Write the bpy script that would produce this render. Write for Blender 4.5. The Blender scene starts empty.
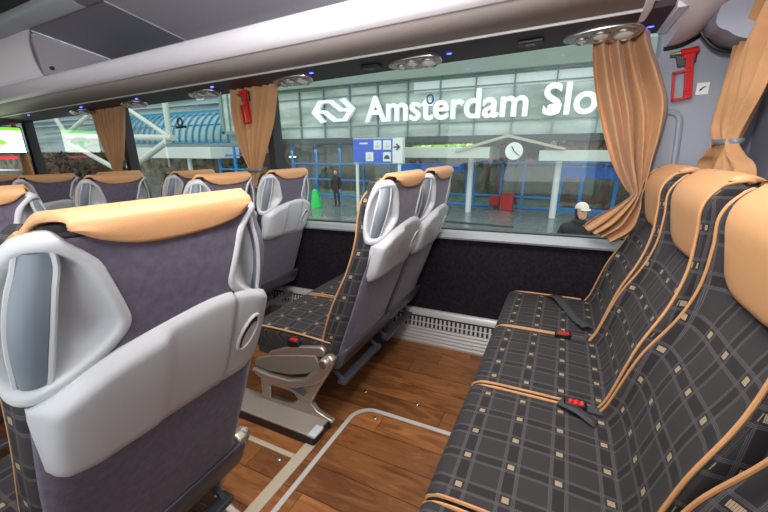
import bpy, bmesh, math, random
from mathutils import Vector, Matrix
random.seed(7)
PI = math.pi
SC = bpy.context.scene
COL = SC.collection

# ------------------------------------------------------------------ helpers
def lin(c):
    return tuple(((v/255.0)/12.92 if v/255.0 <= 0.04045 else (((v/255.0)+0.055)/1.055)**2.4) for v in c) + (1.0,)

def interp(x, xs, ys):
    if x <= xs[0]: return ys[0]
    if x >= xs[-1]: return ys[-1]
    for i in range(len(xs)-1):
        if x <= xs[i+1]:
            t = (x-xs[i])/(xs[i+1]-xs[i])
            return ys[i]*(1-t)+ys[i+1]*t

def sinterp(x, xs, ys):
    # smooth (monotone-ish catmull) interpolation
    n = len(xs)
    if x <= xs[0]: return ys[0]
    if x >= xs[-1]: return ys[-1]
    for i in range(n-1):
        if x <= xs[i+1]:
            h = xs[i+1]-xs[i]; t = (x-xs[i])/h
            m0 = (ys[i+1]-ys[i-1])/(xs[i+1]-xs[i-1]) if i > 0 else (ys[1]-ys[0])/(xs[1]-xs[0])
            m1 = (ys[i+2]-ys[i])/(xs[i+2]-xs[i]) if i+2 < n else (ys[i+1]-ys[i])/h
            t2 = t*t; t3 = t2*t
            return (2*t3-3*t2+1)*ys[i]+(t3-2*t2+t)*h*m0+(-2*t3+3*t2)*ys[i+1]+(t3-t2)*h*m1

def sstep(a, b, x):
    t = max(0.0, min(1.0, (x-a)/(b-a))); return t*t*(3-2*t)

def catmull(pts, n=6, closed=False):
    out = []; N = len(pts)
    P = [Vector(p) for p in pts]
    segs = N if closed else N-1
    for i in range(segs):
        if closed:
            p0, p1, p2, p3 = P[(i-1) % N], P[i], P[(i+1) % N], P[(i+2) % N]
        else:
            p1, p2 = P[i], P[i+1]
            p0 = P[i-1] if i > 0 else p1*2-p2
            p3 = P[i+2] if i+2 < N else p2*2-p1
        for k in range(n):
            t = k/n
            out.append(0.5*((2*p1)+(-p0+p2)*t+(2*p0-5*p1+4*p2-p3)*t*t+(-p0+3*p1-3*p2+p3)*t**3))
    if not closed: out.append(P[-1].copy())
    return out

class MB:
    def __init__(s): s.v = []; s.f = []; s.uv = []; s.m = []
    def add(s, v, f, uv=None, m=0):
        b = len(s.v); s.v += [tuple(p) for p in v]
        s.uv += (uv if uv else [(0, 0)]*len(v))
        for q in f: s.f.append(tuple(i+b for i in q)); s.m.append(m)
        return s
    def box(s, x0, x1, y0, y1, z0, z1, m=0):
        v = [(x, y, z) for z in (z0, z1) for y in (y0, y1) for x in (x0, x1)]
        return s.add(v, [(0, 2, 3, 1), (4, 5, 7, 6), (0, 1, 5, 4), (2, 6, 7, 3), (0, 4, 6, 2), (1, 3, 7, 5)], None, m)
    def grid(s, P, closed_u=False, closed_v=False, uv=None, m=0, flip=False):
        nu = len(P); nv = len(P[0]); v = [p for r in P for p in r]; f = []
        for i in range(nu if closed_u else nu-1):
            for j in range(nv if closed_v else nv-1):
                a = i*nv+j; b = i*nv+(j+1) % nv; c = ((i+1) % nu)*nv+(j+1) % nv; d = ((i+1) % nu)*nv+j
                f.append((a, d, c, b) if flip else (a, b, c, d))
        return s.add(v, f, [q for r in uv for q in r] if uv else None, m)
    def tube(s, path, r, n=8, caps=True, closed=False, m=0, flat=None):
        P = [Vector(p) for p in path]; N = len(P); rings = []
        up = None
        for i in range(N):
            if closed: t = P[(i+1) % N]-P[(i-1) % N]
            else: t = P[min(i+1, N-1)]-P[max(i-1, 0)]
            t.normalize()
            if up is None:
                up = Vector((0, 0, 1)) if abs(t.z) < .9 else Vector((0, 1, 0))
            side = t.cross(up)
            if side.length < 1e-5: side = t.cross(Vector((1, 0, 0)))
            side.normalize(); u2 = side.cross(t).normalized(); up = u2
            rr = r[i] if isinstance(r, (list, tuple)) else r
            ring = []
            for k in range(n):
                a = 2*PI*k/n
                ring.append(P[i]+side*math.cos(a)*rr+u2*math.sin(a)*rr*(flat or 1))
            rings.append(ring)
        b = len(s.v)
        s.grid(rings, closed_u=closed, closed_v=True, m=m)
        if caps and not closed:
            s.f.append(tuple(b+k for k in range(n))); s.m.append(m)
            s.f.append(tuple(b+(N-1)*n+k for k in reversed(range(n)))); s.m.append(m)
        return s
    def cyl(s, p0, p1, r0, r1=None, n=20, m=0):
        return s.tube([p0, p1], [r0, r1 if r1 is not None else r0], n, m=m)
    def prism(s, pts, axis, a0, a1, m=0):
        # pts: 2D polygon; axis: extrude axis 'x','y','z'
        def mk(p, a):
            if axis == 'x': return (a, p[0], p[1])
            if axis == 'y': return (p[0], a, p[1])
            return (p[0], p[1], a)
        n = len(pts)
        v = [mk(p, a0) for p in pts]+[mk(p, a1) for p in pts]
        f = [tuple(range(n)), tuple(reversed(range(n, 2*n)))]
        for i in range(n):
            j = (i+1) % n
            f.append((i, i+n, j+n, j))
        return s.add(v, f, None, m)
    def sphere(s, c, r, n=14, k=9, sc=(1, 1, 1), m=0):
        P = []
        for i in range(k+1):
            th = PI*i/k
            P.append([(c[0]+r*sc[0]*math.sin(th)*math.cos(2*PI*j/n), c[1]+r*sc[1]*math.sin(th)*math.sin(2*PI*j/n), c[2]+r*sc[2]*math.cos(th)) for j in range(n)])
        return s.grid(P, closed_v=True, m=m)

def rootloc(p):
    l = Vector((0, 0, 0))
    while p is not None:
        l += Vector(p.location); p = p.parent
    return l

def tiltp(p):
    x, y, z = p
    return (x+0.0303*(z-1.25), y, z-0.0303*(x+4))

def make(name, mb, mats, parent=None, smooth=True, bevel=0, solid=0, sub=0, tilt=False, recalc=True, angle=40, bseg=2, sol_off=-1, origin=None):
    if not isinstance(mats, (list, tuple)): mats = [mats]
    vs = mb.v
    if tilt: vs = [tiltp(p) for p in vs]
    if parent is None and origin is None:
        xs = [p[0] for p in vs]; ys = [p[1] for p in vs]; zs = [p[2] for p in vs]
        origin = ((min(xs)+max(xs))/2, (min(ys)+max(ys))/2, min(zs))
    off = rootloc(parent) if parent is not None else Vector(origin)
    me = bpy.data.meshes.new(name)
    me.from_pydata([(p[0]-off.x, p[1]-off.y, p[2]-off.z) for p in vs], [], mb.f)
    uvl = me.uv_layers.new(name='UVMap')
    for l in me.loops: uvl.data[l.index].uv = mb.uv[l.vertex_index]
    for m in mats: me.materials.append(m)
    for i, p in enumerate(me.polygons):
        p.material_index = mb.m[i]; p.use_smooth = smooth
    if recalc:
        bm = bmesh.new(); bm.from_mesh(me); bmesh.ops.recalc_face_normals(bm, faces=bm.faces); bm.to_mesh(me); bm.free()
    if smooth:
        try: me.set_sharp_from_angle(angle=math.radians(angle))
        except Exception: pass
    o = bpy.data.objects.new(name, me); COL.objects.link(o)
    if parent is not None: o.parent = parent
    else: o.location = off
    if solid:
        md = o.modifiers.new('s', 'SOLIDIFY'); md.thickness = solid; md.offset = sol_off
    if bevel:
        md = o.modifiers.new('b', 'BEVEL'); md.width = bevel; md.segments = bseg; md.limit_method = 'ANGLE'; md.angle_limit = math.radians(35)
    if sub:
        md = o.modifiers.new('u', 'SUBSURF'); md.levels = sub; md.render_levels = sub
    return o

def tag(o, label, cat, group=None, kind=None):
    if label: o['label'] = label
    if cat: o['category'] = cat
    if group: o['group'] = group
    if kind: o['kind'] = kind
    return o

def thing(name, label, cat, loc=(0, 0, 0), group=None):
    o = bpy.data.objects.new(name, None); COL.objects.link(o); o.location = loc
    o.empty_display_size = .05
    return tag(o, label, cat, group)

def struct(name, mb, mats, **k):
    o = make(name, mb, mats, **k); o['kind'] = 'structure'; return o

def dup(root, loc, label, group=None):
    r = root.copy(); COL.objects.link(r); r.location = loc; r['label'] = label
    if group: r['group'] = group
    def rec(src, dst):
        for ch in list(src.children):
            c = ch.copy(); COL.objects.link(c); c.parent = dst; rec(ch, c)
    rec(root, r)
    return r

# ------------------------------------------------------------------ materials
def newmat(name):
    m = bpy.data.materials.new(name); m.use_nodes = True
    nt = m.node_tree; b = nt.nodes['Principled BSDF']
    return m, nt, b

def mat(name, col, rough=.5, metal=0, noise=0, nscale=40, bump=0, bscale=200, spec=.5, sheen=0, emit=None, estr=0, coords='Object'):
    m, nt, b = newmat(name)
    b.inputs['Base Color'].default_value = lin(col); b.inputs['Roughness'].default_value = rough
    b.inputs['Metallic'].default_value = metal; b.inputs['Specular IOR Level'].default_value = spec
    if sheen: b.inputs['Sheen Weight'].default_value = sheen; b.inputs['Sheen Roughness'].default_value = .4
    tc = nt.nodes.new('ShaderNodeTexCoord')
    if noise:
        n = nt.nodes.new('ShaderNodeTexNoise'); n.inputs['Scale'].default_value = nscale; n.inputs['Detail'].default_value = 4
        nt.links.new(tc.outputs[coords], n.inputs['Vector'])
        r = nt.nodes.new('ShaderNodeMapRange'); r.inputs[1].default_value = .3; r.inputs[2].default_value = .7
        r.inputs[3].default_value = 1-noise; r.inputs[4].default_value = 1+noise
        nt.links.new(n.outputs['Fac'], r.inputs[0])
        mx = nt.nodes.new('ShaderNodeVectorMath'); mx.operation = 'SCALE'; mx.inputs[0].default_value = lin(col)[:3]
        nt.links.new(r.outputs[0], mx.inputs['Scale']); nt.links.new(mx.outputs[0], b.inputs['Base Color'])
    if bump:
        n = nt.nodes.new('ShaderNodeTexNoise'); n.inputs['Scale'].default_value = bscale; n.inputs['Detail'].default_value = 3
        nt.links.new(tc.outputs[coords], n.inputs['Vector'])
        bp = nt.nodes.new('ShaderNodeBump'); bp.inputs['Strength'].default_value = bump; bp.inputs['Distance'].default_value = .002
        nt.links.new(n.outputs['Fac'], bp.inputs['Height']); nt.links.new(bp.outputs[0], b.inputs['Normal'])
    if emit:
        b.inputs['Emission Color'].default_value = lin(emit); b.inputs['Emission Strength'].default_value = estr
    return m

def mth(nt, op, a, b=None, c=None):
    n = nt.nodes.new('ShaderNodeMath'); n.operation = op
    for i, v in enumerate((a, b, c)):
        if v is None: continue
        if isinstance(v, (int, float)): n.inputs[i].default_value = v
        else: nt.links.new(v, n.inputs[i])
    return n.outputs[0]

def mixc(nt, f, a, b):
    n = nt.nodes.new('ShaderNodeMix'); n.data_type = 'RGBA'
    if isinstance(f, (int, float)): n.inputs[0].default_value = f
    else: nt.links.new(f, n.inputs[0])
    for k, v in ((6, a), (7, b)):
        if isinstance(v, tuple): n.inputs[k].default_value = v
        else: nt.links.new(v, n.inputs[k])
    return n.outputs[2]

def fabric_mat():
    m, nt, b = newmat('patterned_upholstery')
    uv = nt.nodes.new('ShaderNodeUVMap'); uv.uv_map = 'UVMap'
    sp = nt.nodes.new('ShaderNodeSeparateXYZ'); nt.links.new(uv.outputs[0], sp.inputs[0])
    PU, PV = .0955, .11
    u = mth(nt, 'DIVIDE', sp.outputs[0], PU); v = mth(nt, 'DIVIDE', sp.outputs[1], PV)
    fu = mth(nt, 'ABSOLUTE', mth(nt, 'SUBTRACT', mth(nt, 'FRACT', u), .5))
    fv = mth(nt, 'ABSOLUTE', mth(nt, 'SUBTRACT', mth(nt, 'FRACT', v), .5))
    def band(x, lo, hi):
        return mth(nt, 'MULTIPLY', mth(nt, 'GREATER_THAN', x, lo), mth(nt, 'LESS_THAN', x, hi))
    thu = mth(nt, 'GREATER_THAN', mth(nt, 'FRACT', mth(nt, 'MULTIPLY', fu, 36)), .38)
    thv = mth(nt, 'GREATER_THAN', mth(nt, 'FRACT', mth(nt, 'MULTIPLY', fv, 36)), .38)
    lu = mth(nt, 'MULTIPLY', band(fu, .11, .195), thu)
    lv = mth(nt, 'MULTIPLY', band(fv, .11, .195), thv)
    lines = mth(nt, 'MAXIMUM', lu, lv)
    inner = mth(nt, 'MAXIMUM', mth(nt, 'LESS_THAN', fu, .11), mth(nt, 'LESS_THAN', fv, .11))
    sq = mth(nt, 'MULTIPLY', mth(nt, 'LESS_THAN', fu, .078), mth(nt, 'LESS_THAN', fv, .072))
    chk = mth(nt, 'MULTIPLY', mth(nt, 'GREATER_THAN', mth(nt, 'FRACT', mth(nt, 'MULTIPLY', u, 36)), .28),
              mth(nt, 'GREATER_THAN', mth(nt, 'FRACT', mth(nt, 'MULTIPLY', v, 36)), .22))
    c = mixc(nt, mth(nt, 'MULTIPLY', inner, .55), lin((55, 51, 53)), lin((33, 30, 33)))
    c = mixc(nt, mth(nt, 'MULTIPLY', lines, .75), c, lin((92, 87, 88)))
    sqc = mixc(nt, chk, lin((120, 105, 85)), lin((182, 162, 130)))
    c = mixc(nt, sq, c, sqc)
    # weave
    n = nt.nodes.new('ShaderNodeTexNoise'); n.inputs['Scale'].default_value = 900
    nt.links.new(uv.outputs[0], n.inputs['Vector'])
    bp = nt.nodes.new('ShaderNodeBump'); bp.inputs['Strength'].default_value = .25; bp.inputs['Distance'].default_value = .001
    nt.links.new(n.outputs['Fac'], bp.inputs['Height']); nt.links.new(bp.outputs[0], b.inputs['Normal'])
    nt.links.new(c, b.inputs['Base Color']); b.inputs['Roughness'].default_value = .75
    b.inputs['Specular IOR Level'].default_value = .22
    b.inputs['Sheen Weight'].default_value = .04
    return m

def wood_mat():
    m, nt, b = newmat('wood_plank_floor')
    tc = nt.nodes.new('ShaderNodeTexCoord'); sp = nt.nodes.new('ShaderNodeSeparateXYZ')
    nt.links.new(tc.outputs['Object'], sp.inputs[0])
    row = mth(nt, 'DIVIDE', mth(nt, 'SUBTRACT', sp.outputs[1], .0325), .1325)
    ri = mth(nt, 'FLOOR', row); rf = mth(nt, 'FRACT', row)
    wn = nt.nodes.new('ShaderNodeTexWhiteNoise'); wn.noise_dimensions = '1D'; nt.links.new(ri, wn.inputs['W'])
    xx = mth(nt, 'ADD', mth(nt, 'DIVIDE', sp.outputs[0], .78), mth(nt, 'MULTIPLY', wn.outputs['Value'], 3.7))
    ci = mth(nt, 'FLOOR', xx); cf = mth(nt, 'FRACT', xx)
    cb = nt.nodes.new('ShaderNodeCombineXYZ'); nt.links.new(ri, cb.inputs[0]); nt.links.new(ci, cb.inputs[1])
    w2 = nt.nodes.new('ShaderNodeTexWhiteNoise'); w2.noise_dimensions = '3D'; nt.links.new(cb.outputs[0], w2.inputs['Vector'])
    # grain coordinates
    g = nt.nodes.new('ShaderNodeCombineXYZ')
    nt.links.new(mth(nt, 'MULTIPLY', sp.outputs[0], 3.2), g.inputs[0])
    nt.links.new(mth(nt, 'ADD', mth(nt, 'MULTIPLY', sp.outputs[1], 16), mth(nt, 'MULTIPLY', w2.outputs['Value'], 40)), g.inputs[1])
    nt.links.new(mth(nt, 'MULTIPLY', w2.outputs['Value'], 17), g.inputs[2])
    n1 = nt.nodes.new('ShaderNodeTexNoise'); n1.inputs['Scale'].default_value = 1.3; n1.inputs['Detail'].default_value = 6; n1.inputs['Distortion'].default_value = 1.2
    nt.links.new(g.outputs[0], n1.inputs['Vector'])
    wv = mth(nt, 'FRACT', mth(nt, 'MULTIPLY', n1.outputs['Fac'], 7))
    wv = mth(nt, 'ABSOLUTE', mth(nt, 'SUBTRACT', wv, .5))
    n2 = nt.nodes.new('ShaderNodeTexNoise'); n2.inputs['Scale'].default_value = 14; n2.inputs['Detail'].default_value = 4
    nt.links.new(g.outputs[0], n2.inputs['Vector'])
    cr = nt.nodes.new('ShaderNodeValToRGB')
    e = cr.color_ramp.elements; e[0].position = .25; e[0].color = lin((112, 66, 36)); e[1].position = .75; e[1].color = lin((205, 134, 78))
    nt.links.new(n1.outputs['Fac'], cr.inputs[0])
    c = mixc(nt, mth(nt, 'MULTIPLY', wv, .45), cr.outputs[0], lin((96, 54, 28)))
    c = mixc(nt, mth(nt, 'MULTIPLY', n2.outputs['Fac'], .35), c, lin((112, 66, 36)))
    sc = nt.nodes.new('ShaderNodeVectorMath'); sc.operation = 'SCALE'; nt.links.new(c, sc.inputs[0])
    nt.links.new(mth(nt, 'ADD', mth(nt, 'MULTIPLY', w2.outputs['Value'], .55), .58), sc.inputs['Scale'])
    gap = mth(nt, 'MAXIMUM', mth(nt, 'LESS_THAN', rf, .022), mth(nt, 'LESS_THAN', cf, .003))
    c2 = mixc(nt, gap, sc.outputs[0], lin((38, 20, 12)))
    nt.links.new(c2, b.inputs['Base Color']); b.inputs['Roughness'].default_value = .42
    b.inputs['Specular IOR Level'].default_value = .4
    return m

def glass_mat(name, tint=(244, 250, 248), refl=.85):
    m = bpy.data.materials.new(name); m.use_nodes = True; nt = m.node_tree; nt.nodes.clear()
    out = nt.nodes.new('ShaderNodeOutputMaterial'); mx = nt.nodes.new('ShaderNodeMixShader')
    t = nt.nodes.new('ShaderNodeBsdfTransparent'); t.inputs[0].default_value = lin(tint)
    g = nt.nodes.new('ShaderNodeBsdfGlossy'); g.inputs['Roughness'].default_value = .005
    fr = nt.nodes.new('ShaderNodeFresnel'); fr.inputs[0].default_value = 1.5
    # rain drops: small round cells that scatter a little
    tc = nt.nodes.new('ShaderNodeTexCoord')
    vo = nt.nodes.new('ShaderNodeTexVoronoi'); vo.inputs['Scale'].default_value = 95
    nt.links.new(tc.outputs['Object'], vo.inputs['Vector'])
    wn = nt.nodes.new('ShaderNodeTexWhiteNoise'); nt.links.new(vo.outputs['Color'], wn.inputs['Vector'])
    d = mth(nt, 'LESS_THAN', vo.outputs['Distance'], mth(nt, 'MULTIPLY', wn.outputs['Value'], .32))
    dn = nt.nodes.new('ShaderNodeBsdfTranslucent'); dn.inputs[0].default_value = lin((215, 225, 225))
    mx2 = nt.nodes.new('ShaderNodeMixShader'); nt.links.new(mth(nt, 'MULTIPLY', d, .07), mx2.inputs[0])
    nt.links.new(mth(nt, 'MULTIPLY', fr.outputs[0], refl*2.2), mx.inputs[0]); nt.links.new(t.outputs[0], mx.inputs[1]); nt.links.new(g.outputs[0], mx.inputs[2])
    nt.links.new(mx.outputs[0], mx2.inputs[1]); nt.links.new(dn.outputs[0], mx2.inputs[2])
    nt.links.new(mx2.outputs[0], out.inputs[0])
    return m

FAB = fabric_mat()
FELT = mat('purple_grey_felt', (108, 100, 118), .95, noise=.16, nscale=60, bump=.5, bscale=500, spec=.1, sheen=.3)
TAN = mat('tan_leather', (211, 158, 111), .5, bump=.25, bscale=380, noise=.03, nscale=8)
PIPE = mat('tan_piping', (198, 144, 96), .5)
PLAS = mat('light_grey_plastic', (200, 201, 205), .34, noise=.015, nscale=5)
GRIP = mat('mid_grey_rubber', (118, 126, 136), .38)
DPLAS = mat('dark_grey_plastic', (72, 73, 82), .42)
SILV = mat('satin_aluminium', (186, 176, 166), .34, metal=.75)
BROWNP = mat('taupe_plastic', (128, 118, 108), .45)
BLACK = mat('black_plastic', (18, 18, 20), .45)
WEB = mat('grey_seat_belt_webbing', (62, 62, 66), .8, bump=.3, bscale=900)
REDM = mat('red_plastic', (205, 28, 30), .35)
CARPET = mat('black_wall_carpet', (38, 34, 39), 1, noise=.3, nscale=70, bump=.5, bscale=420, spec=.05)
WALLG = mat('blue_grey_moulding', (150, 154, 167), .5, noise=.02, nscale=12)
LILAC = mat('lilac_white_moulding', (226, 221, 228), .42)
TAUPE = mat('taupe_textured_laminate', (160, 149, 146), .6, noise=.06, nscale=180, bump=.2, bscale=300)
PANEL = mat('grey_ceiling_laminate', (186, 181, 190), .55, noise=.02, nscale=50)
STRIP = mat('dark_aubergine_panel', (56, 38, 48), .6)
CHROME = mat('satin_chrome', (190, 188, 186), .22, metal=.9)
LENS = mat('frosted_lens', (225, 222, 218), .2, spec=.8)
LED = mat('blue_led', (30, 40, 255), .4, emit=(50, 60, 255), estr=14)
ALU = mat('brushed_white_aluminium', (214, 212, 210), .38, metal=.25)
SLOT = mat('grille_dark', (50, 48, 48), .7)
SILLM = mat('grey_sill_profile', (158, 163, 168), .4)
CURT = mat('tan_curtain_cloth', (188, 140, 97), .8, sheen=.25, bump=.15, bscale=700, noise=.04, nscale=30)
TRIM = mat('cream_floor_trim', (196, 182, 160), .45)
GLASS = glass_mat('coach_window_glass')
WHITE = mat('white_label', (232, 232, 232), .5)
BLUEM = mat('blue_label', (28, 90, 175), .5)
DARKGL = mat('dark_rear_glass', (22, 22, 30), .12, noise=.5, nscale=80)

# ------------------------------------------------------------------ camera
cam = bpy.data.cameras.new('camera'); cam.sensor_width = 36; cam.lens = 16.8716
cam.clip_start = .02; cam.clip_end = 400
co = bpy.data.objects.new('camera', cam); COL.objects.link(co); SC.camera = co
R = Matrix(((.897387,-.0934529,.4312343),(.4402972,.2536495,-.8612783),(-.0288935,.9627713,.2687688)))
co.matrix_world = Matrix.Translation((0, 0, 1.25)) @ R.to_4x4()

# ------------------------------------------------------------------ bus shell
WY = 2.14
struct('floor', MB().box(-7.2, .75, -.42, 2.2, -.06, 0), wood_mat(), smooth=False, origin=(0, 0, 0))
PILL = [(-.0, 0)]
w = MB()
w.box(-7.2, .72, WY, WY+.07, 0, .745)
struct('wall_right', w, CARPET, smooth=False)
# pillars between the windows and panel behind the last window
for i, xc in enumerate((-1.96, -3.78, -5.66)):
    struct('trim_%d' % (i+1), MB().box(xc-.035, xc+.035, WY-.02, WY+.07, .745, 1.76), BLACK if i else mat('pillar_dark', (40, 42, 46), .6), bevel=.006)
rp = MB(); rp.box(.318, .74, WY, WY+.07, .745, 1.95)
struct('wall_rear_side', rp, WALLG, bevel=.01)
# moulded rib with a rounded top on the pillar panel
rb = MB()
path = catmull([(.452, WY-.004, .76), (.448, WY-.004, 1.1), (.44, WY-.004, 1.34), (.428, WY-.004, 1.385), (.405, WY-.004, 1.40), (.36, WY-.004, 1.402)], 6)
rb.tube(path, .013, 8)
struct('trim_4', rb, WALLG)
struct('wall_above_windows', MB().box(-7.2, .72, WY, WY+.07, 1.755, 2.3), PANEL, smooth=False)
# windows: glass panes and aluminium sill profile
wins = [(-1.925, .318), (-3.745, -1.995), (-5.625, -3.815), (-7.15, -5.695)]
for i, (a, b_) in enumerate(wins):
    g = MB().add([(a, WY+.03, .745), (b_, WY+.03, .745), (b_, WY+.03, 1.755), (a, WY+.03, 1.755)], [(0, 1, 2, 3)])
    struct('window_%d' % (i+1), g, GLASS, smooth=False)
s = MB(); s.prism([(WY, .742), (WY-.035, .745), (WY-.042, .757), (WY-.03, .786), (WY-.012, .797), (WY+.03, .800), (WY+.03, .742)], 'x', -7.15, .318)
struct('trim_5', s, SILLM, angle=25)
s = MB(); s.prism([(WY-.0, .797), (WY+.028, .799), (WY+.028, .808), (WY, .804)], 'x', -7.15, .318)
struct('trim_6', s, BLACK)
# rear wall and rear window
struct('wall_rear', MB().box(.70, .75, -.42, WY+.07, 0, 1.02).box(.70, .75, 1.80, WY+.07, 1.02, 2.3).box(.70, .75, -.42, 1.80, 1.72, 2.3), WALLG, smooth=False)
struct('window_5', MB().box(.715, .725, -.40, 1.80, 1.02, 1.72), DARKGL, smooth=False)
struct('wall_left', MB().box(-7.2, .75, -.46, -.40, 0, .75).box(-7.2, .75, -.46, -.40, 1.72, 2.3).box(.3, .75, -.46, -.40, .75, 1.72), PANEL, smooth=False)
struct('window_6', MB().add([(-7.1, -.43, .75), (.3, -.43, .75), (.3, -.43, 1.72), (-7.1, -.43, 1.72)], [(0, 1, 2, 3)]), GLASS, smooth=False)
struct('wall_front', MB().box(-7.26, -7.2, -.46, WY+.07, 0, 2.3), mat('dark_front_bulkhead', (40, 38, 42), .8), smooth=False)
c = MB(); c.box(-7.2, .75, -.46, 1.46, 2.30, 2.34)
struct('ceiling', c, mat('dark_ceiling_lining', (60, 58, 62), .8), smooth=False)

# ------------------------------------------------------------------ overhead rack
rack = thing('luggage_rack', 'long grey overhead luggage rack with a pale rounded lip above the side windows', 'luggage rack', (-3.4, 1.8, 1.75))
X0, X1 = -7.1, .2
def xloft(name, prof, x0, x1, m, parent, n=1, **k):
    P = [[(x, y, z) for (y, z) in prof] for x in (x0, x1)]
    return make(name, MB().grid(P), m, parent, **k)
xloft('underside', [(1.80, 1.747), (1.60, 1.797)], X0, X1, TAUPE, rack, solid=.006, sol_off=1)
fp = catmull([(1.60, 1.797), (1.575, 1.812), (1.556, 1.84), (1.549, 1.868), (1.556, 1.889), (1.575, 1.899), (1.60, 1.895)], 5)
xloft('fascia', [(p[0], p[1]) for p in [(q.x, q.y) for q in [Vector((a[0], a[1])) for a in fp]]] if False else [(q[0], q[1]) for q in fp], X0, X1, LILAC, rack, solid=.008, sol_off=1)
xloft('shelf', [(1.60, 1.885), (2.13, 1.86)], X0, X1, PANEL, rack, solid=.01)
make('lip', MB().tube([(X0, 1.80, 1.741), (X1, 1.80, 1.741)], .006, 8), ALU, rack)
e = MB(); e.prism([(1.81, 1.737), (1.595, 1.79), (1.56, 1.81), (1.542, 1.86), (1.55, 1.9), (1.57, 1.91), (2.12, 1.87), (2.12, 1.74)], 'x', X1, X1+.03)
make('end_trim', e, LILAC, rack, bevel=.006)
# roof lining over the rack with a seam
roof = [(2.135, 1.86), (2.135, 2.12), (2.11, 2.142), (2.03, 2.157), (1.57, 2.236)]
xloft('rear_lining', roof, -3.70, -2.705, mat('shaded_grey_lining', (140, 139, 150), .5), rack, angle=50)  # this section's tone is darkened to paint in the shade on the lining
xloft('rear_lining', roof, -2.695, .24, PANEL, rack, angle=50)
xloft('rear_lining', roof, X0, -3.72, PANEL, rack, angle=50)
make('seam_strip', MB().add([(-2.706, 2.03, 2.155), (-2.694, 2.03, 2.155), (-2.694, 1.57, 2.2335), (-2.706, 1.57, 2.2335)], [(0, 1, 2, 3)]), LILAC, rack, smooth=False)
RAILM = mat('pale_satin_rail', (165, 170, 172), .35)
rl = catmull([(1.575, 2.238), (1.55, 2.222), (1.50, 2.225), (1.455, 2.25), (1.44, 2.285), (1.445, 2.31)], 4)
xloft('upper_rail', [(q[0], q[1]) for q in rl], X0, -2.86, RAILM, rack, solid=.006)
xloft('upper_rail', [(q[0], q[1]) for q in rl], -2.85, .7, PANEL, rack, solid=.006)
# locker with a curved door at the far end of the rack
lk = thing('overhead_locker', 'closed overhead locker with curved door at the front end of the luggage rack', 'locker', (-4.6, 1.8, 1.9))
body = [(2.12, 1.88), (2.12, 2.12), (2.03, 2.15), (1.60, 2.215), (1.585, 2.16), (1.60, 1.96), (1.61, 1.91)]
make('body', MB().prism(body, 'x', -6.9, -3.705), LILAC, lk, bevel=.004)
dp = catmull([(1.575, 2.225), (1.552, 2.15), (1.55, 2.05), (1.572, 1.95), (1.59, 1.92)], 5)
xloft('door', [(q[0], q[1]) for q in dp], -6.88, -3.66, LILAC, lk, solid=.02, sol_off=1)
make('hinge', MB().cyl((-3.70, 1.66, 1.985), (-3.685, 1.66, 1.985), .014), DPLAS, lk)

# service channel under the rack
sc_ = thing('service_channel', 'dark strip panel running under the rack along the window tops', 'service panel', (-3.4, 1.95, 1.735))
make('channel', MB().prism([(1.806, 1.742), (2.135, 1.733), (2.135, 1.755), (1.806, 1.765)], 'x', -7.1, .30), STRIP, sc_, smooth=False)
for x, y in ((-.585, 1.975), (-1.421, 1.94), (.262, 2.03), (-2.236, 1.905), (-3.10, 1.905), (-3.89, 1.89), (-4.84, 1.88)):
    o = make('indicator_light', MB().sphere((x, y, 1.738), .009, 10, 6, (1.6, 1, .5)), LED, sc_)
make('channel_end', MB().box(.30, .335, 1.78, 2.13, 1.725, 1.76), LILAC, sc_, bevel=.004)
for x in (-1.03, -.20):
    so = thing('socket_plate', 'black rectangular outlet under the rack left of the %s reading lamps' % ('middle' if x < -.5 else 'rearmost'), 'outlet', (x, 1.97, 1.72))
    make('plate', MB().box(x-.055, x+.055, 1.94, 2.01, 1.722, 1.737), BLACK, so, bevel=.004)
    make('switch', MB().box(x-.02, x+.02, 1.96, 1.99, 1.716, 1.723), DPLAS, so, bevel=.002)

def reading_unit(x, label):
    t = thing('reading_lamp_cluster', label, 'reading lamp', (x, 1.97, 1.71), 'reading lamp clusters under the rack')
    yc = 1.975
    t.rotation_euler = (math.radians(-13), 0, 0)
    pl = []
    for k in range(28):
        a = 2*PI*k/28
        pl.append((x+.15*math.copysign(abs(math.cos(a))**.8, math.cos(a)), yc+.062*math.copysign(abs(math.sin(a))**.9, math.sin(a))*(1-.25*math.cos(a)*-1)))
    make('housing', MB().prism(pl, 'z', 1.712, 1.742), CHROME, t, bevel=.009, bseg=3)
    for dx, r, y in ((-.075, .024, 1.985), (-.005, .034, 1.965), (.08, .042, 1.98)):
        b = make('bezel', MB().tube([(x+dx+r*math.cos(2*PI*k/20), y+r*math.sin(2*PI*k/20), 1.710) for k in range(20)], .006, 6, closed=True), CHROME, t)
        make('lens', MB().sphere((x+dx, y, 1.712), r*.92, 16, 8, (1, 1, .25)), LENS, b)
    return t
ru = reading_unit(-.775, 'chrome reading lamp cluster in the middle of the window above the large outdoor letters')
for x, l in ((.085, 'chrome reading lamp cluster directly above the large tan side curtain beside the red hammer'),
             (-1.60, 'chrome reading lamp cluster above the tan curtain at the left end of the rearmost window'),
             (-2.42, 'chrome reading lamp cluster over the second window, just left of its right curtain'),
             (-3.28, 'chrome reading lamp cluster over the left half of the second window'),
             (-4.10, 'chrome reading lamp cluster above the brown curtain of the far window')):
    dup(ru, (x, 1.97, 1.71), l)

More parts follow.
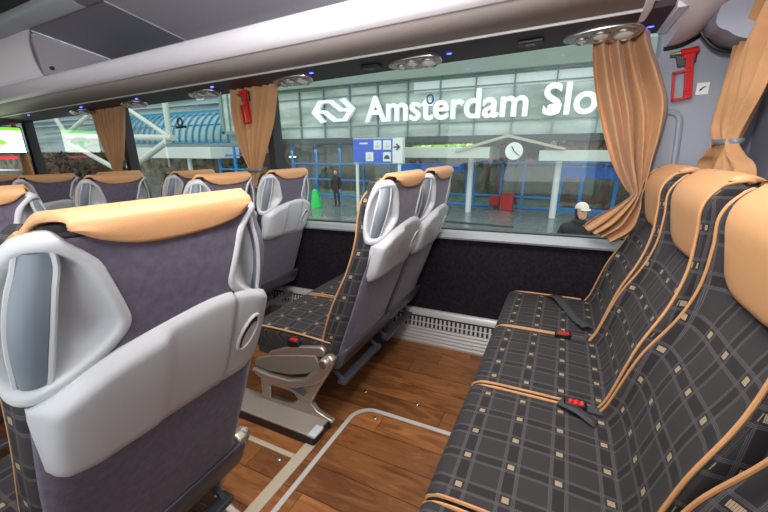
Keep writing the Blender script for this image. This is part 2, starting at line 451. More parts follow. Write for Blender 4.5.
# rounded mouldings closing the rack at the rear
cm = thing('corner_moulding', 'smooth pale rounded moulding that ends the luggage rack above the hammer', 'moulding', (.4, 1.8, 1.7))
def xz_loft(secs, yv, m, name, parent, uvflip=False):
    P = [[(x, y, z) for (x, z) in sec] for sec, y in zip(secs, yv)]
    mb = MB().grid(P)
    n = len(P[0])
    b0 = len(mb.v)-n
    mb.f.append(tuple(range(n))); mb.m.append(0)
    mb.f.append(tuple(reversed(range(b0, b0+n)))); mb.m.append(0)
    return make(name, mb, m, parent, angle=60)
secs = []; ys = []
for y, z0, xr in ((2.13, 1.668, .52), (2.0, 1.672, .515), (1.85, 1.695, .51), (1.775, 1.72, .508), (1.765, 1.723, .508), (1.7, 1.745, .505), (1.60, 1.80, .50), (1.555, 1.85, .49), (1.545, 1.90, .48)):
    pts = catmull([(.335, z0+.0), (.40, z0+.010), (.46, z0+.045), (xr-.015, z0+.10), (xr+.01, z0+.16), (xr+.05, z0+.30), (xr+.06, max(z0+.4, 2.2))], 5)
    xs_ = .336 if y > 1.77 else .236
    secs.append([(xs_, 2.25), (xs_, max(z0, 1.80 if y < 1.77 else 0))]+[(p[0], p[1]) for p in pts]); ys.append(y)
xz_loft(secs, ys, LILAC, 'moulded_body', cm)
g = MB(); g.tube(catmull([(.335, 2.128, 1.664), (.40, 2.128, 1.673), (.46, 2.128, 1.706), (.505, 2.128, 1.765), (.535, 2.128, 1.84), (.575, 2.128, 1.96)], 5), .009, 8)
make('black_gasket', g, BLACK, cm)
rm = thing('rear_header_moulding', 'pale blue-grey rounded header moulding above the rear window curtain', 'moulding', (.6, 1.5, 1.6))
secs = []; ys = []
for y, d in ((2.03, .02), (2.0, .0), (1.92, -.008), (1.85, -.012)):
    pts = catmull([(.60, 2.2), (.50, 1.9), (.433, 1.70), (.477, 1.645), (.517, 1.620), (.571, 1.612), (.64, 1.625), (.698, 1.66)], 5)
    secs.append([(p[0]+max(0, d), p[1]+(d if d > 0 else 0)+d*.4) for p in pts]+[(.698, 2.2)]); ys.append(y)
xz_loft(secs, ys, WALLG, 'moulded_body', rm)
make('screw', MB().sphere((.60, 1.94, 1.612), .009), CHROME, rm)
make('black_gasket', MB().tube(catmull([(.41, 2.045, 1.76), (.440, 2.045, 1.692), (.480, 2.045, 1.640), (.520, 2.045, 1.616), (.571, 2.045, 1.608), (.64, 2.045, 1.620)], 5), .008, 8), BLACK, rm)

# ------------------------------------------------------------------ heater under the window
ht = thing('floor_heater', 'white ribbed aluminium heater cover with slotted grille on the floor under the window', 'heater', (-3.5, 2.1, 0))
hp = [(WY, .243), (2.118, .240), (2.112, .232), (2.108, .205)]
make('top_ledge', MB().prism([(WY, .20), (WY, .243), (2.120, .241), (2.113, .233), (2.111, .20)], 'x', -7, .6), ALU, ht)
make('grille', MB().prism([(WY, .10), (WY, .206), (2.115, .190), (2.103, .122), (2.103, .10)], 'x', -7, .6), SLOT, ht, smooth=False)
gb = MB()
x = -6.98
while x < .58:
    gb.add([(x, 2.114, .187), (x+.014, 2.114, .187), (x+.014, 2.101, .126), (x, 2.101, .126)], [(0, 1, 2, 3)])
    x += .029
gb.box(-7, .6, 2.106, 2.110, .152, .158)
make('grille_bars', gb, ALU, ht, smooth=False, solid=.003)
rbp = [(WY, 0), (2.088, 0)]
for i in range(5):
    z = .004+i*.0235
    rbp += [(2.087+i*.003, z), (2.084+i*.003, z+.011), (2.088+i*.003, z+.021), (2.094+i*.003, z+.0225)]
rbp += [(2.100, .124), (WY, .124)]
make('ribbed_front', MB().prism(rbp, 'x', -7, .6), ALU, ht, angle=20)

# ------------------------------------------------------------------ floor fittings
ft = MB()
def ribbon(path, w, z0, z1):
    P = [Vector((p[0], p[1], 0)) for p in path]; L = []; Rr = []
    for i in range(len(P)):
        t = (P[min(i+1, len(P)-1)]-P[max(i-1, 0)]).normalized(); n = Vector((-t.y, t.x, 0))
        L.append(P[i]+n*w/2); Rr.append(P[i]-n*w/2)
    G = []
    for i in range(len(P)):
        G.append([(L[i].x, L[i].y, z0), (L[i].x, L[i].y, z1), (Rr[i].x, Rr[i].y, z1), (Rr[i].x, Rr[i].y, z0)])
    return MB().grid(G, closed_v=True)
arc = [(-.846+.10*(1-math.cos(a)), 1.257+.10*math.sin(a)) for a in [PI/2*k/10 for k in range(11)]]
tr = ribbon([(-.843, -.35), (-.844, .5), (-.846, 1.1)]+arc+[(-.5, 1.357), (-.1, 1.357), (.3, 1.357)], .022, 0, .005)
tag(make('floor_trim_strip', tr, mat('grey_white_trim', (200, 196, 190), .4), bevel=.001, angle=30), 'thin pale strip in the wooden floor bending in an L towards the bench', 'floor trim')
t2 = MB().box(-.945, -.893, -.35, 1.045, 0, .006)
tag(make('floor_cover_strip', t2, TRIM, bevel=.002), 'wide cream strip across the floor ending at the seat leg', 'floor trim')
t3 = MB().box(-6.9, -.945, .94, .965, 0, .006)
tag(make('floor_edge_strip', t3, TRIM, bevel=.002), 'cream floor strip running forward beside the seat mounting rail', 'floor trim')
rail = thing('seat_mounting_rail', 'long dark seat mounting rail with cream top edge on the floor', 'seat rail', (-3.9, 1.1, 0))
make('rail_body', MB().box(-6.9, -.90, 1.034, 1.168, 0, .052), mat('dark_blue_grey_metal', (48, 52, 60), .5), rail, bevel=.002)
make('rail_top', MB().box(-6.9, -.895, 1.030, 1.172, .050, .060), mat('pale_satin_metal', (188, 178, 166), .4, metal=.5), rail, bevel=.002)
make('end_cap', MB().box(-.925, -.882, 1.026, 1.098, .052, .066), mat('pale_cap', (205, 205, 210), .4), rail, bevel=.005)
for i, (x, y) in enumerate(((-.875, 1.476), (-.578, 1.491), (-.731, 1.31), (-.992, .915))):
    lab = ['silver stud in the floor beside the reclined seat row footrest', 'silver stud in the floor midway between seat row and heater, nearest the bench', 'silver stud in the floor just inside the bend of the L strip', 'silver stud in the floor beside the wide cream strip near the foreground seat'][i]
    tag(make('floor_stud', MB().sphere((x, y, .002), .012, 12, 6, (1, 1, .5)), CHROME), lab, 'floor stud', 'studs in the wooden floor')
for i in range(2):
    pass

# ------------------------------------------------------------------ seat geometry
class Prof:
    pass
COACH = Prof()
COACH.zf = [.36, .42, .52, .647, .813, .94, 1.04, 1.11, 1.16, 1.19]; COACH.xf = [-.075, -.057, -.026, .026, .112, .157, .172, .189, .228, .265]
COACH.zr = [.36, .38, .5, .6, .69, .76, .92, 1.05, 1.16, 1.19]; COACH.xr = [.035, .04, .085, .125, .16, .185, .25, .282, .296, .294]
BENCH = Prof()
BENCH.zf = [.40, .46, .50, .69, .82, .92, 1.03, 1.10, 1.14, 1.175, 1.19]; BENCH.xf = [.14, .16, .18, .238, .296, .323, .329, .327, .338, .362, .378]
BENCH.zr = [.40, .5, .7, .85, 1.0, 1.1, 1.17, 1.19]; BENCH.xr = [.27, .30, .37, .42, .445, .448, .440, .43]
def zm(z, bench=False):
    return z if z < 1.0 else 1.0+(z-1.0)*(.86 if bench else .93)
def section(P, z):
    return sinterp(z, P.zf, P.xf), sinterp(z, P.zr, P.xr)
def hw(z, bench=False):
    if bench: return sinterp(z, [.4, .5, .7, .86, 1.0, 1.1, 1.15, 1.175, 1.19], [.240, .241, .227, .203, .190, .187, .184, .180, .172])
    return sinterp(z, [.36, .6, .9, 1.0, 1.1, 1.15, 1.175, 1.19], [.215, .222, .225, .222, .213, .200, .188, .172])
def crn(z, bench=False):
    if bench: return .05, .045
    t = sstep(.88, .98, z)
    rx = .04+.035*t; ry = .045+.04*t
    w = hw(z); k = sstep(1.12, 1.19, z); ry = ry*(1-.6*k)
    return rx, ry
OVAL = catmull([(0.0, 1.172), (.035, 1.162), (.066, 1.115), (.094, 1.045), (.099, 1.012), (.078, .985), (.03, .952), (-.01, .938), (-.042, .955), (-.058, 1.03), (-.052, 1.11), (-.030, 1.157)], 5, closed=True)
OC = (.012, 1.05)
OANG = sorted((math.atan2(q[1]-OC[1], q[0]-OC[0]), math.hypot(q[0]-OC[0], q[1]-OC[1])) for q in OVAL)
def oval_r(a, z):
    th = math.atan2(z-OC[1], a-OC[0]); d = math.hypot(a-OC[0], z-OC[1])
    if d > .16: return 9
    A = OANG
    if th <= A[0][0] or th >= A[-1][0]: R_ = (A[0][1]+A[-1][1])/2
    else: R_ = interp(th, [q[0] for q in A], [q[1] for q in A])
    return d/R_
def bump_cut(a, z):
    r = oval_r(a, z)
    return .034*(1-(r/1.0)**3)+.006 if r < 1.0 else 0
def surf(P, z, a, off=0, side=-1, cut=True, bench=False):
    xf, xr = section(P, z); w = hw(z, bench); rx, ry = crn(z, bench)
    L = PI/2*math.sqrt((rx*rx+ry*ry)/2)
    if a > L/2:
        y = -(w-ry)+(a-L/2); x = xr; n = (1, 0)
        x += .006*(1-min(1, abs(y)/max(.01, (w-ry)))**2)
    elif a < -L/2:
        x = xr-rx+(a+L/2); y = -w; n = (0, -1)
    else:
        th = (a+L/2)/L*PI/2
        x = xr-rx+rx*math.sin(th); y = -(w-ry)-ry*math.cos(th)
        n = (math.sin(th), -math.cos(th))
    d = off-(bump_cut(a, z) if cut and not bench else 0)
    x += n[0]*d; y += n[1]*d
    return (x, y*(-side) if side > 0 else y, zm(z, bench))

def body_ring(P, z, bench):
    xf, xr = section(P, z); w = hw(z, bench); rx, ry = crn(z, bench)
    L = PI/2*math.sqrt((rx*rx+ry*ry)/2)
    side_len = max(.01, (xr-rx)-(xf+.012))
    half = []   # from rear centre to front centre on -y side
    a1 = L/2+(w-ry)
    for k in range(9): half.append(a1+(L/2-a1)*k/9)
    for k in range(13): half.append(L/2-L*k/12)
    pts = []; us = []
    for a in half: pts.append(surf(P, z, a, 0, -1, True, bench)); us.append(-w+ (a if a < 0 else a) )
    for k in range(1, 6):
        a = -L/2-side_len*k/5; pts.append(surf(P, z, a, 0, -1, True, bench)); us.append(-w+a)
    ul = us[-1]
    q = 1+.8*sstep(.85, .97, z)*(1-sstep(1.15, 1.19, z)) if bench else 1+.5*sstep(.85, .97, z)*(1-sstep(1.15, 1.19, z))
    fr = [(xf+.004, w-.004), (xf, w-.011), (xf+.003*q, w-.020), (xf+.012*q, w-.028), (xf+.022*q, w-.040), (xf+.028*q, w*.62), (xf+.029*q, w*.4), (xf+.028*q, w*.2), (xf+.027*q, 0)]
    for k, (x, y) in enumerate(fr):
        pts.append((x, -y, zm(z, bench))); us.append(-y)
    other = [(p[0], -p[1], p[2]) for p in reversed(pts[1:-1])]
    ou = [-u for u in reversed(us[1:-1])]
    return pts+other, us+ou

def backrest_mesh(P, bench):
    z0 = P.zf[0]
    zs = [z0+(.92-z0)*k/22 for k in range(22)]+[.92+.25*k/30 for k in range(31)]+[1.178, 1.184, 1.188, 1.19]
    rings = []; uvs = []
    xp = None; v = 0; px = pz = None
    for z in zs:
        r, u = body_ring(P, z, bench)
        xf = section(P, z)[0]
        if px is not None: v += math.hypot(xf-px, z-pz)
        px, pz = xf, z
        rings.append(r); uvs.append([(uu+.0475, v+.03) for uu in u])
    mb = MB().grid(rings, closed_v=True, uv=uvs)
    n = len(rings[0]); b0 = len(mb.v)-n
    mb.f.append(tuple(range(b0, b0+n))); mb.m.append(0)
    mb.f.append(tuple(reversed(range(n)))); mb.m.append(0)
    return mb

def headrest_mesh(P, bench):
    # profile across the top; s = lateral fraction, t = along the profile
    G = []; ns = 33
    zl = [(-1, 1.180), (-.8, 1.162), (-.45, 1.146), (0, 1.142), (.45, 1.146), (.8, 1.158), (1, 1.180)]
    for i in range(ns):
        s = -1+2*i/(ns-1)
        e = .35*abs(s)**6 if bench else 0
        zlip = sinterp(s, [q[0] for q in zl], [q[1] for q in zl])
        if bench: zlip = 1.06
        low = .928 if bench else .93
        low += .02*(abs(s)**4)
        def fx(z): return section(P, z)[0]
        inset = .030
        prof = [(fx(low)+inset+.006, low, .178), (fx(low)+inset-.010, low+.012, .182), (fx(low+.06)+inset-.020, low+.06, .186), (fx(1.04)+inset-.024, 1.04, .188),
                (fx(1.10)+inset-.024, 1.10, .190), (fx(1.15)+inset*.6-.016, 1.15, .192)]
        xt = section(P, 1.19)
        xm = (xt[0]+xt[1])/2
        prof += [(fx(1.18)+.006, 1.186, .186 if bench else .180), (xm-.006, 1.207-e*.010, .186 if bench else .168), (xt[1]-.008, 1.208-e*.010, .184 if bench else .157), (xt[1]+.014, 1.197-e*.010, .180 if bench else .151)]
        xr = section(P, zlip)[1]
        prof += [(xt[1]+.021, 1.184-e*.006, .180 if bench else .151), (xr+.021, (1.184+zlip)/2, .160 if bench else .149), (xr+.018-.006*e, zlip, .156 if bench else .148)]
        if bench: prof = [(a, b, c-.024 if b > 1.12 else c-.044+max(0, b-1.06)*.33) for a, b, c in prof]
        row = []
        cp = catmull([(a, b, c) for a, b, c in prof], 4)
        for p in cp: row.append((p[0], s*p[2], zm(p[1], bench)))
        if i in (0, ns-1):
            dy = .008*(1 if s > 0 else -1)
            n = len(row); sk = []
            for k, p in enumerate(row):
                g = sstep(n*.35, n*.5, k)*(1-sstep(n*.60, n*.78, k))*(1 if bench else .6)
                sk.append((p[0]-(.006 if k > n*.8 else 0), p[1]+dy*(.2+1.1*g), p[2]-.024*g))
            if i == 0: G.append(sk); G.append(row)
            else: G.append(row); G.append(sk)
        else: G.append(row)
    return MB().grid(G)

def piping_path(P, bench, side):
    pts = []
    for k in range(40):
        z = P.zf[0]+.05+(1.165-P.zf[0]-.05)*k/39
        w = hw(z, bench)
        pts.append((section(P, z)[0]-.001, side*(w-.007), z))
    # carry the piping over the side of the top
    xt = section(P, 1.19)
    pts.append((xt[0]-.01, side*(hw(1.178, bench)-.004), 1.180))
    if bench:
        pts.append((xt[0]+.03, side*(hw(1.185, bench)-.0), 1.190))
        pts.append((xt[1]-.01, side*(hw(1.185, bench)-.0), 1.186))
    return catmull([(p[0], p[1], zm(p[2], bench)) for p in pts], 2)

def cushion_mesh(x0, x1, w, z0, z1, slope=0.0, rf=.045):
    # profile closed loop in (x,z); x0 = front, x1 = back
    base = []
    def arc(cx, cz, r, a0, a1, n):
        for k in range(n+1):
            a = a0+(a1-a0)*k/n; base.append((cx+r*math.cos(a), cz+r*math.sin(a)))
    nseg = 22
    def prof(ins, rr):
        nonlocal base
        base = []
        r = max(.006, rf)
        for k in range(nseg+1): base.append((x1-ins+(x0+r-x1+ins)*k/nseg, z1-ins))          # top, back to front
        arc(x0+ins+r, z1-ins-r, r, PI/2, PI*.98, 8)
        for k in range(1, 6): base.append((x0+ins+.004*k, z1-ins-r+(z0+ins-(z1-ins-r))*k/5))
        base.append((x1-ins, z0+ins))
        return base
    rows = []; uvs = []
    e = .020
    stations = []
    for k in range(7):
        a = PI/2*k/6; stations.append((-w+e*(1-math.sin(a)) if False else -w+e*(1-math.cos(PI/2-a+0)) if False else -w+e*(1-math.cos(a)), e*(1-math.sin(a))))
    mid = [(-w+e+(2*w-2*e)*k/14, 0) for k in range(1, 14)]
    full = stations+mid+[(-y, i) for y, i in reversed(stations)]
    for y, ins in full:
        b = list(prof(ins, rf))
        crown = .012*(1-(y/w)**2)
        row = []; uvr = []; v = 0; pp = None
        for i, (x, z) in enumerate(b):
            t = max(0, min(1, (x-x0)/(x1-x0)))
            zz = z+(crown*math.sin(PI*min(1, max(0, t)))+slope*(1-t) if z > (z0+z1)/2 else 0)
            if pp: v += math.hypot(x-pp[0], z-pp[1])
            pp = (x, z)
            row.append((x, y, zz)); uvr.append((y+.0475+(ins if y > 0 else -ins), x1-v))
        rows.append(row); uvs.append(uvr)
    mb = MB().grid(rows, closed_v=True, uv=uvs)
    n = len(rows[0]); b0 = len(mb.v)-n
    mb.f.append(tuple(range(n))); mb.m.append(0)
    mb.f.append(tuple(reversed(range(b0, b0+n)))); mb.m.append(0)
    return mb

def handle(P, root, side):
    c = OC
    G = []; 
    for r, off in ((1.10, -.002), (1.085, .006), (1.03, .011), (.95, .012), (.88, .009), (.84, .0), (.80, -.008), (.70, -.016), (.55, -.022), (.40, -.025), (.25, -.027), (.10, -.028), (.02, -.028)):
        G.append([surf(P, c[1]+(q[1]-c[1])*r, c[0]+(q[0]-c[0])*r, off, side, cut=False) for q in OVAL])
    h = make('handle_frame', MB().grid(G[:6], closed_v=True), PLAS, root, angle=80)
    make('handle_bowl', MB().grid(G[5:], closed_v=True), PLAS, h, angle=80)
    bar = []
    for k in range(21):
        t = k/20; z = 1.155-(.200)*t; a = .004-.012*t
        off = .004+.010*math.sin(PI*t)**.7; w2 = .016+.003*math.sin(PI*t)
        bar.append([surf(P, z, a+da, off+do, side, cut=False) for da, do in ((-w2, 0), (-w2*.5, .004), (0, .0055), (w2*.5, .004), (w2, 0), (w2*1.0, -.008), (w2*.8, -.016), (-w2*.8, -.016), (-w2, -.008))])
    make('grip_bar', MB().grid(bar, closed_v=True), GRIP, h, angle=50)
    for s2 in (-1, 1):
        ed = [surf(P, 1.160-.210*k/16, .004-.012*k/16+s2*(.019+.003*math.sin(PI*k/16)), .002+.009*math.sin(PI*k/16)**.7, side, cut=False) for k in range(17)]
        make('grip_edge', MB().tube(ed, .0042, 6), PLAS, h)

def tray(P, root):
    yv = [-.223, -.15, -.086, 0, .056, .118, .17, .215, .2235]
    zt = [.925, .966, .981, .993, .996, .989, .972, .949, .93]
    nb = 46; nz = 26
    def x_on(y, z, off):
        xr = section(P, z)[1]
        w = hw(z)-.03
        curve = .018*max(0, (abs(y)-.15)/.075)**2
        return xr+off-curve
    G = []
    for i in range(nb+1):
        y = -.2235+.447*i/nb
        top = sinterp(y, yv, zt)
        bot = interp(y, [-.2235, -.216, -.20, -.15, .177, .205, .2235], [.90, .80, .762, .751, .744, .765, .83])
        if y > .205: top -= .02*((y-.205)/.0185)**2
        row = []
        for j in range(nz+1):
            t = j/nz; z = bot+(top-bot)*t
            e = min(min(t, 1-t)*(top-bot), min(i, nb-i)/nb*.447)
            rnd = sstep(-.004, .016, e)
            # pillow at left and main leaf, separated from the latch area at right
            leaf = 1.4*sstep(bot+.018, bot+.034, z)*(1-sstep(.098, .106, y))*sstep(-.222, -.205, y)
            pil = sstep(.0, .014, z-bot-.002)*(1-sstep(-.055, -.038, y))*(1-sstep(-.03, -.005, z-top))*.011
            right = sstep(.106, .112, y)*sstep(bot+.018, bot+.03, z)
            off = .004+.014*rnd+.006*leaf+pil*sstep(-.004, .02, e)+.004*right
            if abs(y-.103) < .004: off -= .003
            row.append((x_on(y, z, off), y, z))
        G.append(row)
    mb = MB().grid(G)
    # skirt to the shell
    nr = len(G); nc = len(G[0])
    border = [G[i][0] for i in range(nr)]+[G[nr-1][j] for j in range(1, nc)]+[G[i][nc-1] for i in range(nr-2, -1, -1)]+[G[0][j] for j in range(nc-2, 0, -1)]
    back = [(p[0]-.014, p[1]*.985, p[2]) for p in border]
    mb.grid([border, back], closed_v=True)
    t = make('tray_table', mb, PLAS, root, angle=55)
    # oval finger opening
    def oval(off, r, m_, nm, par, fl=0):
        cy, cz = .150, .872
        if r > 0:
            pts = []; q_ = 1 if fl == 0 else .80
            for k in range(24):
                a = 2*PI*k/24
                yy = cy+.024*math.cos(a)*q_+.012*math.sin(a)*q_+fl; zz = cz+.040*math.sin(a)*q_-fl*2.2
                pts.append((x_on(yy, zz, off), yy, zz))
            if nm in ('finger_hole_shade', 'hole_lining'):
                mb = MB(); mb.add([(x_on(cy, cz, off), cy, cz)]+pts, [(0, k+1, (k+1) % 24+1) for k in range(24)])
            else: mb = MB().tube(pts, r, 8, closed=True)
            return make(nm, mb, m_, par)
    oval(.0235, .004, PLAS, 'hole_rim', t)
    oval(.0245, .1, BLACK, 'finger_hole_shade', t)  # flat black patch painted in for the shade inside the opening
    oval(.0252, .1, PLAS, 'hole_lining', t, .005)

def shell(P, root):
    G = []
    zs = [.40+(.90-.40)*k/18 for k in range(18)]+[.90+(1.170-.90)*k/40 for k in range(41)]
    for z in zs:
        w = hw(z); rx, ry = crn(z); L = PI/2*math.sqrt((rx*rx+ry*ry)/2)
        amin = -L*.12; amax = L/2+(w-ry)
        row = [surf(P, z, amin+(amax-amin)*j/34, .004, -1) for j in range(35)]
        row += [(p[0], -p[1], p[2]) for p in reversed(row[:-1])]
        G.append(row)
    make('back_shell', MB().grid(G), FELT, root, solid=.003, angle=80)

def loopc(pts): return catmull([(a, b, 0) for a, b in pts], 4, closed=True)

def coach_seat(label, mech, group):
    P = COACH
    root = thing('coach_seat', label, 'seat', (0, 0, 0), group)
    make('backrest', backrest_mesh(P, False), FAB, root, angle=80)
    shell(P, root)
    make('headrest', headrest_mesh(P, False), TAN, root, solid=.006, sol_off=-1, angle=80)
    for s in (-1, 1): make('piping', MB().tube(piping_path(P, False, s), .0048, 6), PIPE, root)
    handle(P, root, -1); handle(P, root, 1)
    tray(P, root)
    cu = make('seat_cushion', cushion_mesh(-.50, .0, .222, .345, .455, .012), FAB, root, angle=60)
    for s in (-1, 1):
        make('cushion_piping', MB().tube(catmull([(.0, s*.216, .458), (-.2, s*.216, .468), (-.42, s*.216, .466), (-.475, s*.216, .448), (-.498, s*.214, .41), (-.495, s*.214, .36)], 6), .0045, 6), PIPE, cu)
    # lower frame behind the backrest
    fr = catmull([(.012, 0, .335), (.045, 0, .375), (.070, 0, .43), (.062, 0, .445), (.02, 0, .40), (-.03, 0, .35)], 4)
    mb = MB()
    pr = [(.045, .345), (.066, .375), (.088, .43), (.084, .447), (.06, .43), (.02, .40), (-.02, .36), (-.02, .335), (.03, .335)]
    mb.prism(pr, 'y', -.226, .226)
    make('back_frame', mb, DPLAS, root, bevel=.006, angle=50)
    mb = MB().box(-.47, -.02, -.205, .205, .30, .350)
    make('seat_pan', mb, DPLAS, root, bevel=.01)
    # folded footrest below the back
    f = MB().box(.0, .045, -.19, .19, .235, .256)
    fo = make('footrest', f, DPLAS, root, bevel=.004)
    for q in (-.17, .17): make('footrest_arm', MB().tube([(-.06, q, .32), (.02, q, .25)], .011, 8), DPLAS, fo)
    if mech:
        s = mech; y0 = s*.232
        def pl(pts, name, m, ya, yb, par=root, bev=.006, cr=False):
            if cr: pts = [(p[0], p[1]) for p in loopc(pts)]
            lo, hi = sorted((s*ya, s*yb))
            return make(name, MB().prism(pts, 'y', lo, hi), m, par, bevel=bev, bseg=3, angle=35)
        o = lambda L: [(x+.87, z) for x, z in L]
        pl(o([(-1.323, .286), (-1.224, .330), (-1.05, .375), (-.935, .398), (-.922, .365), (-.936, .326), (-1.0, .285), (-1.101, .255), (-1.25, .240), (-1.325, .255)]), 'side_cover', BROWNP, .226, .252)
        pl(o([(-1.224, .347), (-1.08, .410), (-.998, .425), (-.905, .446), (-.885, .43), (-.893, .398), (-.95, .388), (-1.1, .352), (-1.22, .325)]), 'side_frame', SILV, .224, .248)
        pl(o([(-1.328, .245), (-1.335, .229), (-1.29, .205), (-1.19, .192), (-1.07, .200), (-.961, .245), (-.88, .30), (-.835, .375), (-.822, .41), (-.85, .43), (-.89, .40), (-.915, .33), (-.98, .275), (-1.091, .238), (-1.22, .232)]), 'armrest_beam', SILV, .236, .272, bev=.01)
        hg = make('hinge', MB().cyl((.005, s*.232, .392), (.005, s*.292, .392), .026, n=24), SILV, root, bevel=.006)
        make('hinge_cap', MB().cyl((.005, s*.290, .392), (.005, s*.296, .392), .019, n=20), CHROME, hg)
        bk = make('belt_buckle', MB().box(-.23, -.16, s*.235-.012, s*.235+.012, .405, .44), BLACK, root, bevel=.004)
        make('release_button', MB().box(-.215, -.175, s*.235-.009, s*.235+.009, .437, .447), REDM, bk, bevel=.002)
        # cast pedestal with an opening
        outer = loopc(o([(-1.29, .20), (-1.285, .09), (-1.31, .062), (-1.20, .060), (-1.05, .060), (-.905, .060), (-.868, .064), (-.90, .080), (-.955, .092), (-.99, .125), (-.965, .19), (-.90, .28), (-.855, .36), (-.87, .39), (-.93, .36), (-1.02, .28), (-1.15, .22)]))
        ped = MB()
        op = [(p[0], p[1]) for p in outer]
        lo, hi = sorted((s*.255, s*.225))
        # solid bars form the frame: rear strut, front strut, foot and upper chord
        A = o([(-.845, .385), (-.885, .30), (-.945, .205), (-.985, .135), (-.955, .095), (-.90, .078), (-.868, .062), (-1.30, .060), (-1.30, .085), (-1.24, .085), (-1.16, .083), (-1.10, .098), (-1.075, .130), (-1.095, .165), (-1.16, .165), (-1.235, .160), (-1.245, .085), (-1.30, .085), (-1.295, .21), (-1.12, .215), (-1.0, .27), (-.90, .385)])
        q = o([(-1.30, .060), (-.868, .060), (-.872, .070), (-.905, .080), (-.955, .096), (-.985, .135), (-1.06, .135), (-1.09, .105), (-1.15, .085), (-1.30, .085)])
        ped.prism(q, 'y', lo, hi)
        ped.prism(o([(-.985, .130), (-.945, .205), (-.885, .30), (-.845, .385), (-.90, .385), (-1.0, .27), (-1.10, .215), (-1.12, .165), (-1.085, .16), (-1.062, .130)]), 'y', lo, hi)
        ped.prism(o([(-1.30, .080), (-1.245, .080), (-1.235, .165), (-1.10, .165), (-1.09, .215), (-1.295, .21)]), 'y', lo, hi)
        make('pedestal', ped, SILV, root, bevel=.006, bseg=3)
        make('pedestal_brace', MB().prism(o([(-1.20, .215), (-1.02, .165), (-1.0, .19), (-1.06, .24)]), 'y', lo+.006*s, hi-.002), mat('blue_grey_metal', (98, 112, 128), .4, metal=.3) if s < 0 else SILV, root, bevel=.003)
        if s > 0:
            make('pedestal_foot', MB().box(-.43, -.01, .225, .255, .0, .062), SILV, root, bevel=.004)
    else:
        make('pedestal', MB().box(-.40, -.12, .10, .14, .0, .31), DPLAS, root, bevel=.01)
    return root

GRP = 'forward coach seats with tan headrests'
s1 = coach_seat('reclined aisle seat in the row past the wooden aisle, silver pedestal leg', -1, GRP)
s1.location = (-.87, 1.397, -.008)
sA = coach_seat('large foreground seat seen from behind at the left, nearest the viewer', 1, GRP)
sA.location = (-.87, .377, 0)
sw = coach_seat('window seat directly beside the reclined aisle seat, half hidden by it', 0, GRP)
sw.location = (-.87, 1.852, -.008)
dup(sw, (-1.87, 1.852, -.008), 'window seat one row ahead of the reclined seats, beside the tan curtain')
dup(s1, (-1.92, 1.397, -.008), 'aisle seat one row ahead of the reclined aisle seat, behind the foreground seat handle')
dup(sw, (-2.77, 1.852, -.008), 'window seat two rows ahead of the reclined seats, only its tan top showing')
dup(s1, (-2.93, 1.397, -.008), 'aisle seat two rows ahead of the reclined aisle seat, with its oval handle in view')
dup(sw, (-3.72, 1.852, -.008), 'window seat three rows ahead of the reclined seats, under the brown curtain')
dup(s1, (-3.82, 1.397, -.008), 'aisle seat three rows ahead of the reclined aisle seat, near the picture left edge')
dup(s1, (-4.80, 1.397, -.008), 'foremost visible aisle seat, four rows ahead of the reclined aisle seat')
dup(sA, (-1.83, .377, 0), 'seat directly ahead of the large foreground seat, cut by the left picture edge')

# ------------------------------------------------------------------ rear bench
def bench_seat(label):
    P = BENCH
    root = thing('rear_seat', label, 'seat', (0, 0, 0), 'seats of the rear bench')
    make('backrest', backrest_mesh(P, True), FAB, root, angle=80)
    make('headrest', headrest_mesh(P, True), TAN, root, solid=.010, angle=80)
    for s in (-1, 1): make('piping', MB().tube(piping_path(P, True, s), .0044, 8), PIPE, root)
    cu = make('seat_cushion', cushion_mesh(-.238, .20, .244, .315, .462, .004, .035), FAB, root, angle=60)
    for s in (-1, 1):
        make('cushion_piping', MB().tube(catmull([(.14, s*.236, .464), (-.05, s*.236, .4655), (-.17, s*.236, .464), (-.215, s*.235, .454), (-.234, s*.235, .425), (-.225, s*.235, .33)], 6), .0048, 6), PIPE, cu)
    return root
b0 = bench_seat('rear bench seat in the foreground, third from the window, facing the aisle'); b0.location = (0, .892, 0)
dup(b0, (0, 1.386, 0), 'rear bench seat second from the window, between two others')
dup(b0, (0, 1.868, 0), 'rear bench seat closest to the window, behind the side curtain')
dup(b0, (0, .400, 0), 'rear bench seat nearest the viewer, only a corner in the lower right')
bb = thing('seat_plinth', 'dark plinth carrying the rear bench seats', 'bench base', (.1, .9, 0))
make('plinth', MB().box(-.15, .42, .15, 2.12, 0, .317), mat('dark_plinth', (34, 33, 38), .7), bb, bevel=.01)
make('support_rail', MB().box(-.19, -.15, .15, 2.12, .255, .317), DPLAS, bb, bevel=.006)
# buckles and belts between the bench seats
def buckle(x, y, label, hide=False):
    t = thing('belt_buckle', label, 'seat belt buckle', (x, y, .46), 'buckles on the rear bench')
    make('buckle_body', MB().box(x-.032, x+.032, y-.026, y+.014, .462, .489), BLACK, t, bevel=.006)
    make('release_button', MB().prism([(x-.02, .480), (x+.022, .480), (x+.022, .493), (x+.012, .490), (x+.004, .494), (x-.004, .490), (x-.012, .494), (x-.02, .490)], 'y', y-.024, y-.004), REDM, t, bevel=.001)
    make('strap', MB().box(x+.03, x+.09, y-.022, y+.012, .462, .474), WEB, t, bevel=.003)
buckle(.095, 1.132, 'red and black belt buckle between the second and third bench seats')
buckle(.055, 1.612, 'red and black belt buckle between the first and second bench seats')
st = MB()
def strap(pts, w, axis=(0, 1, 0)):
    A = Vector(axis)*w/2; P = catmull(pts, 5)
    return MB().grid([[tuple(Vector(p)-A), tuple(Vector(p)+A)] for p in P])
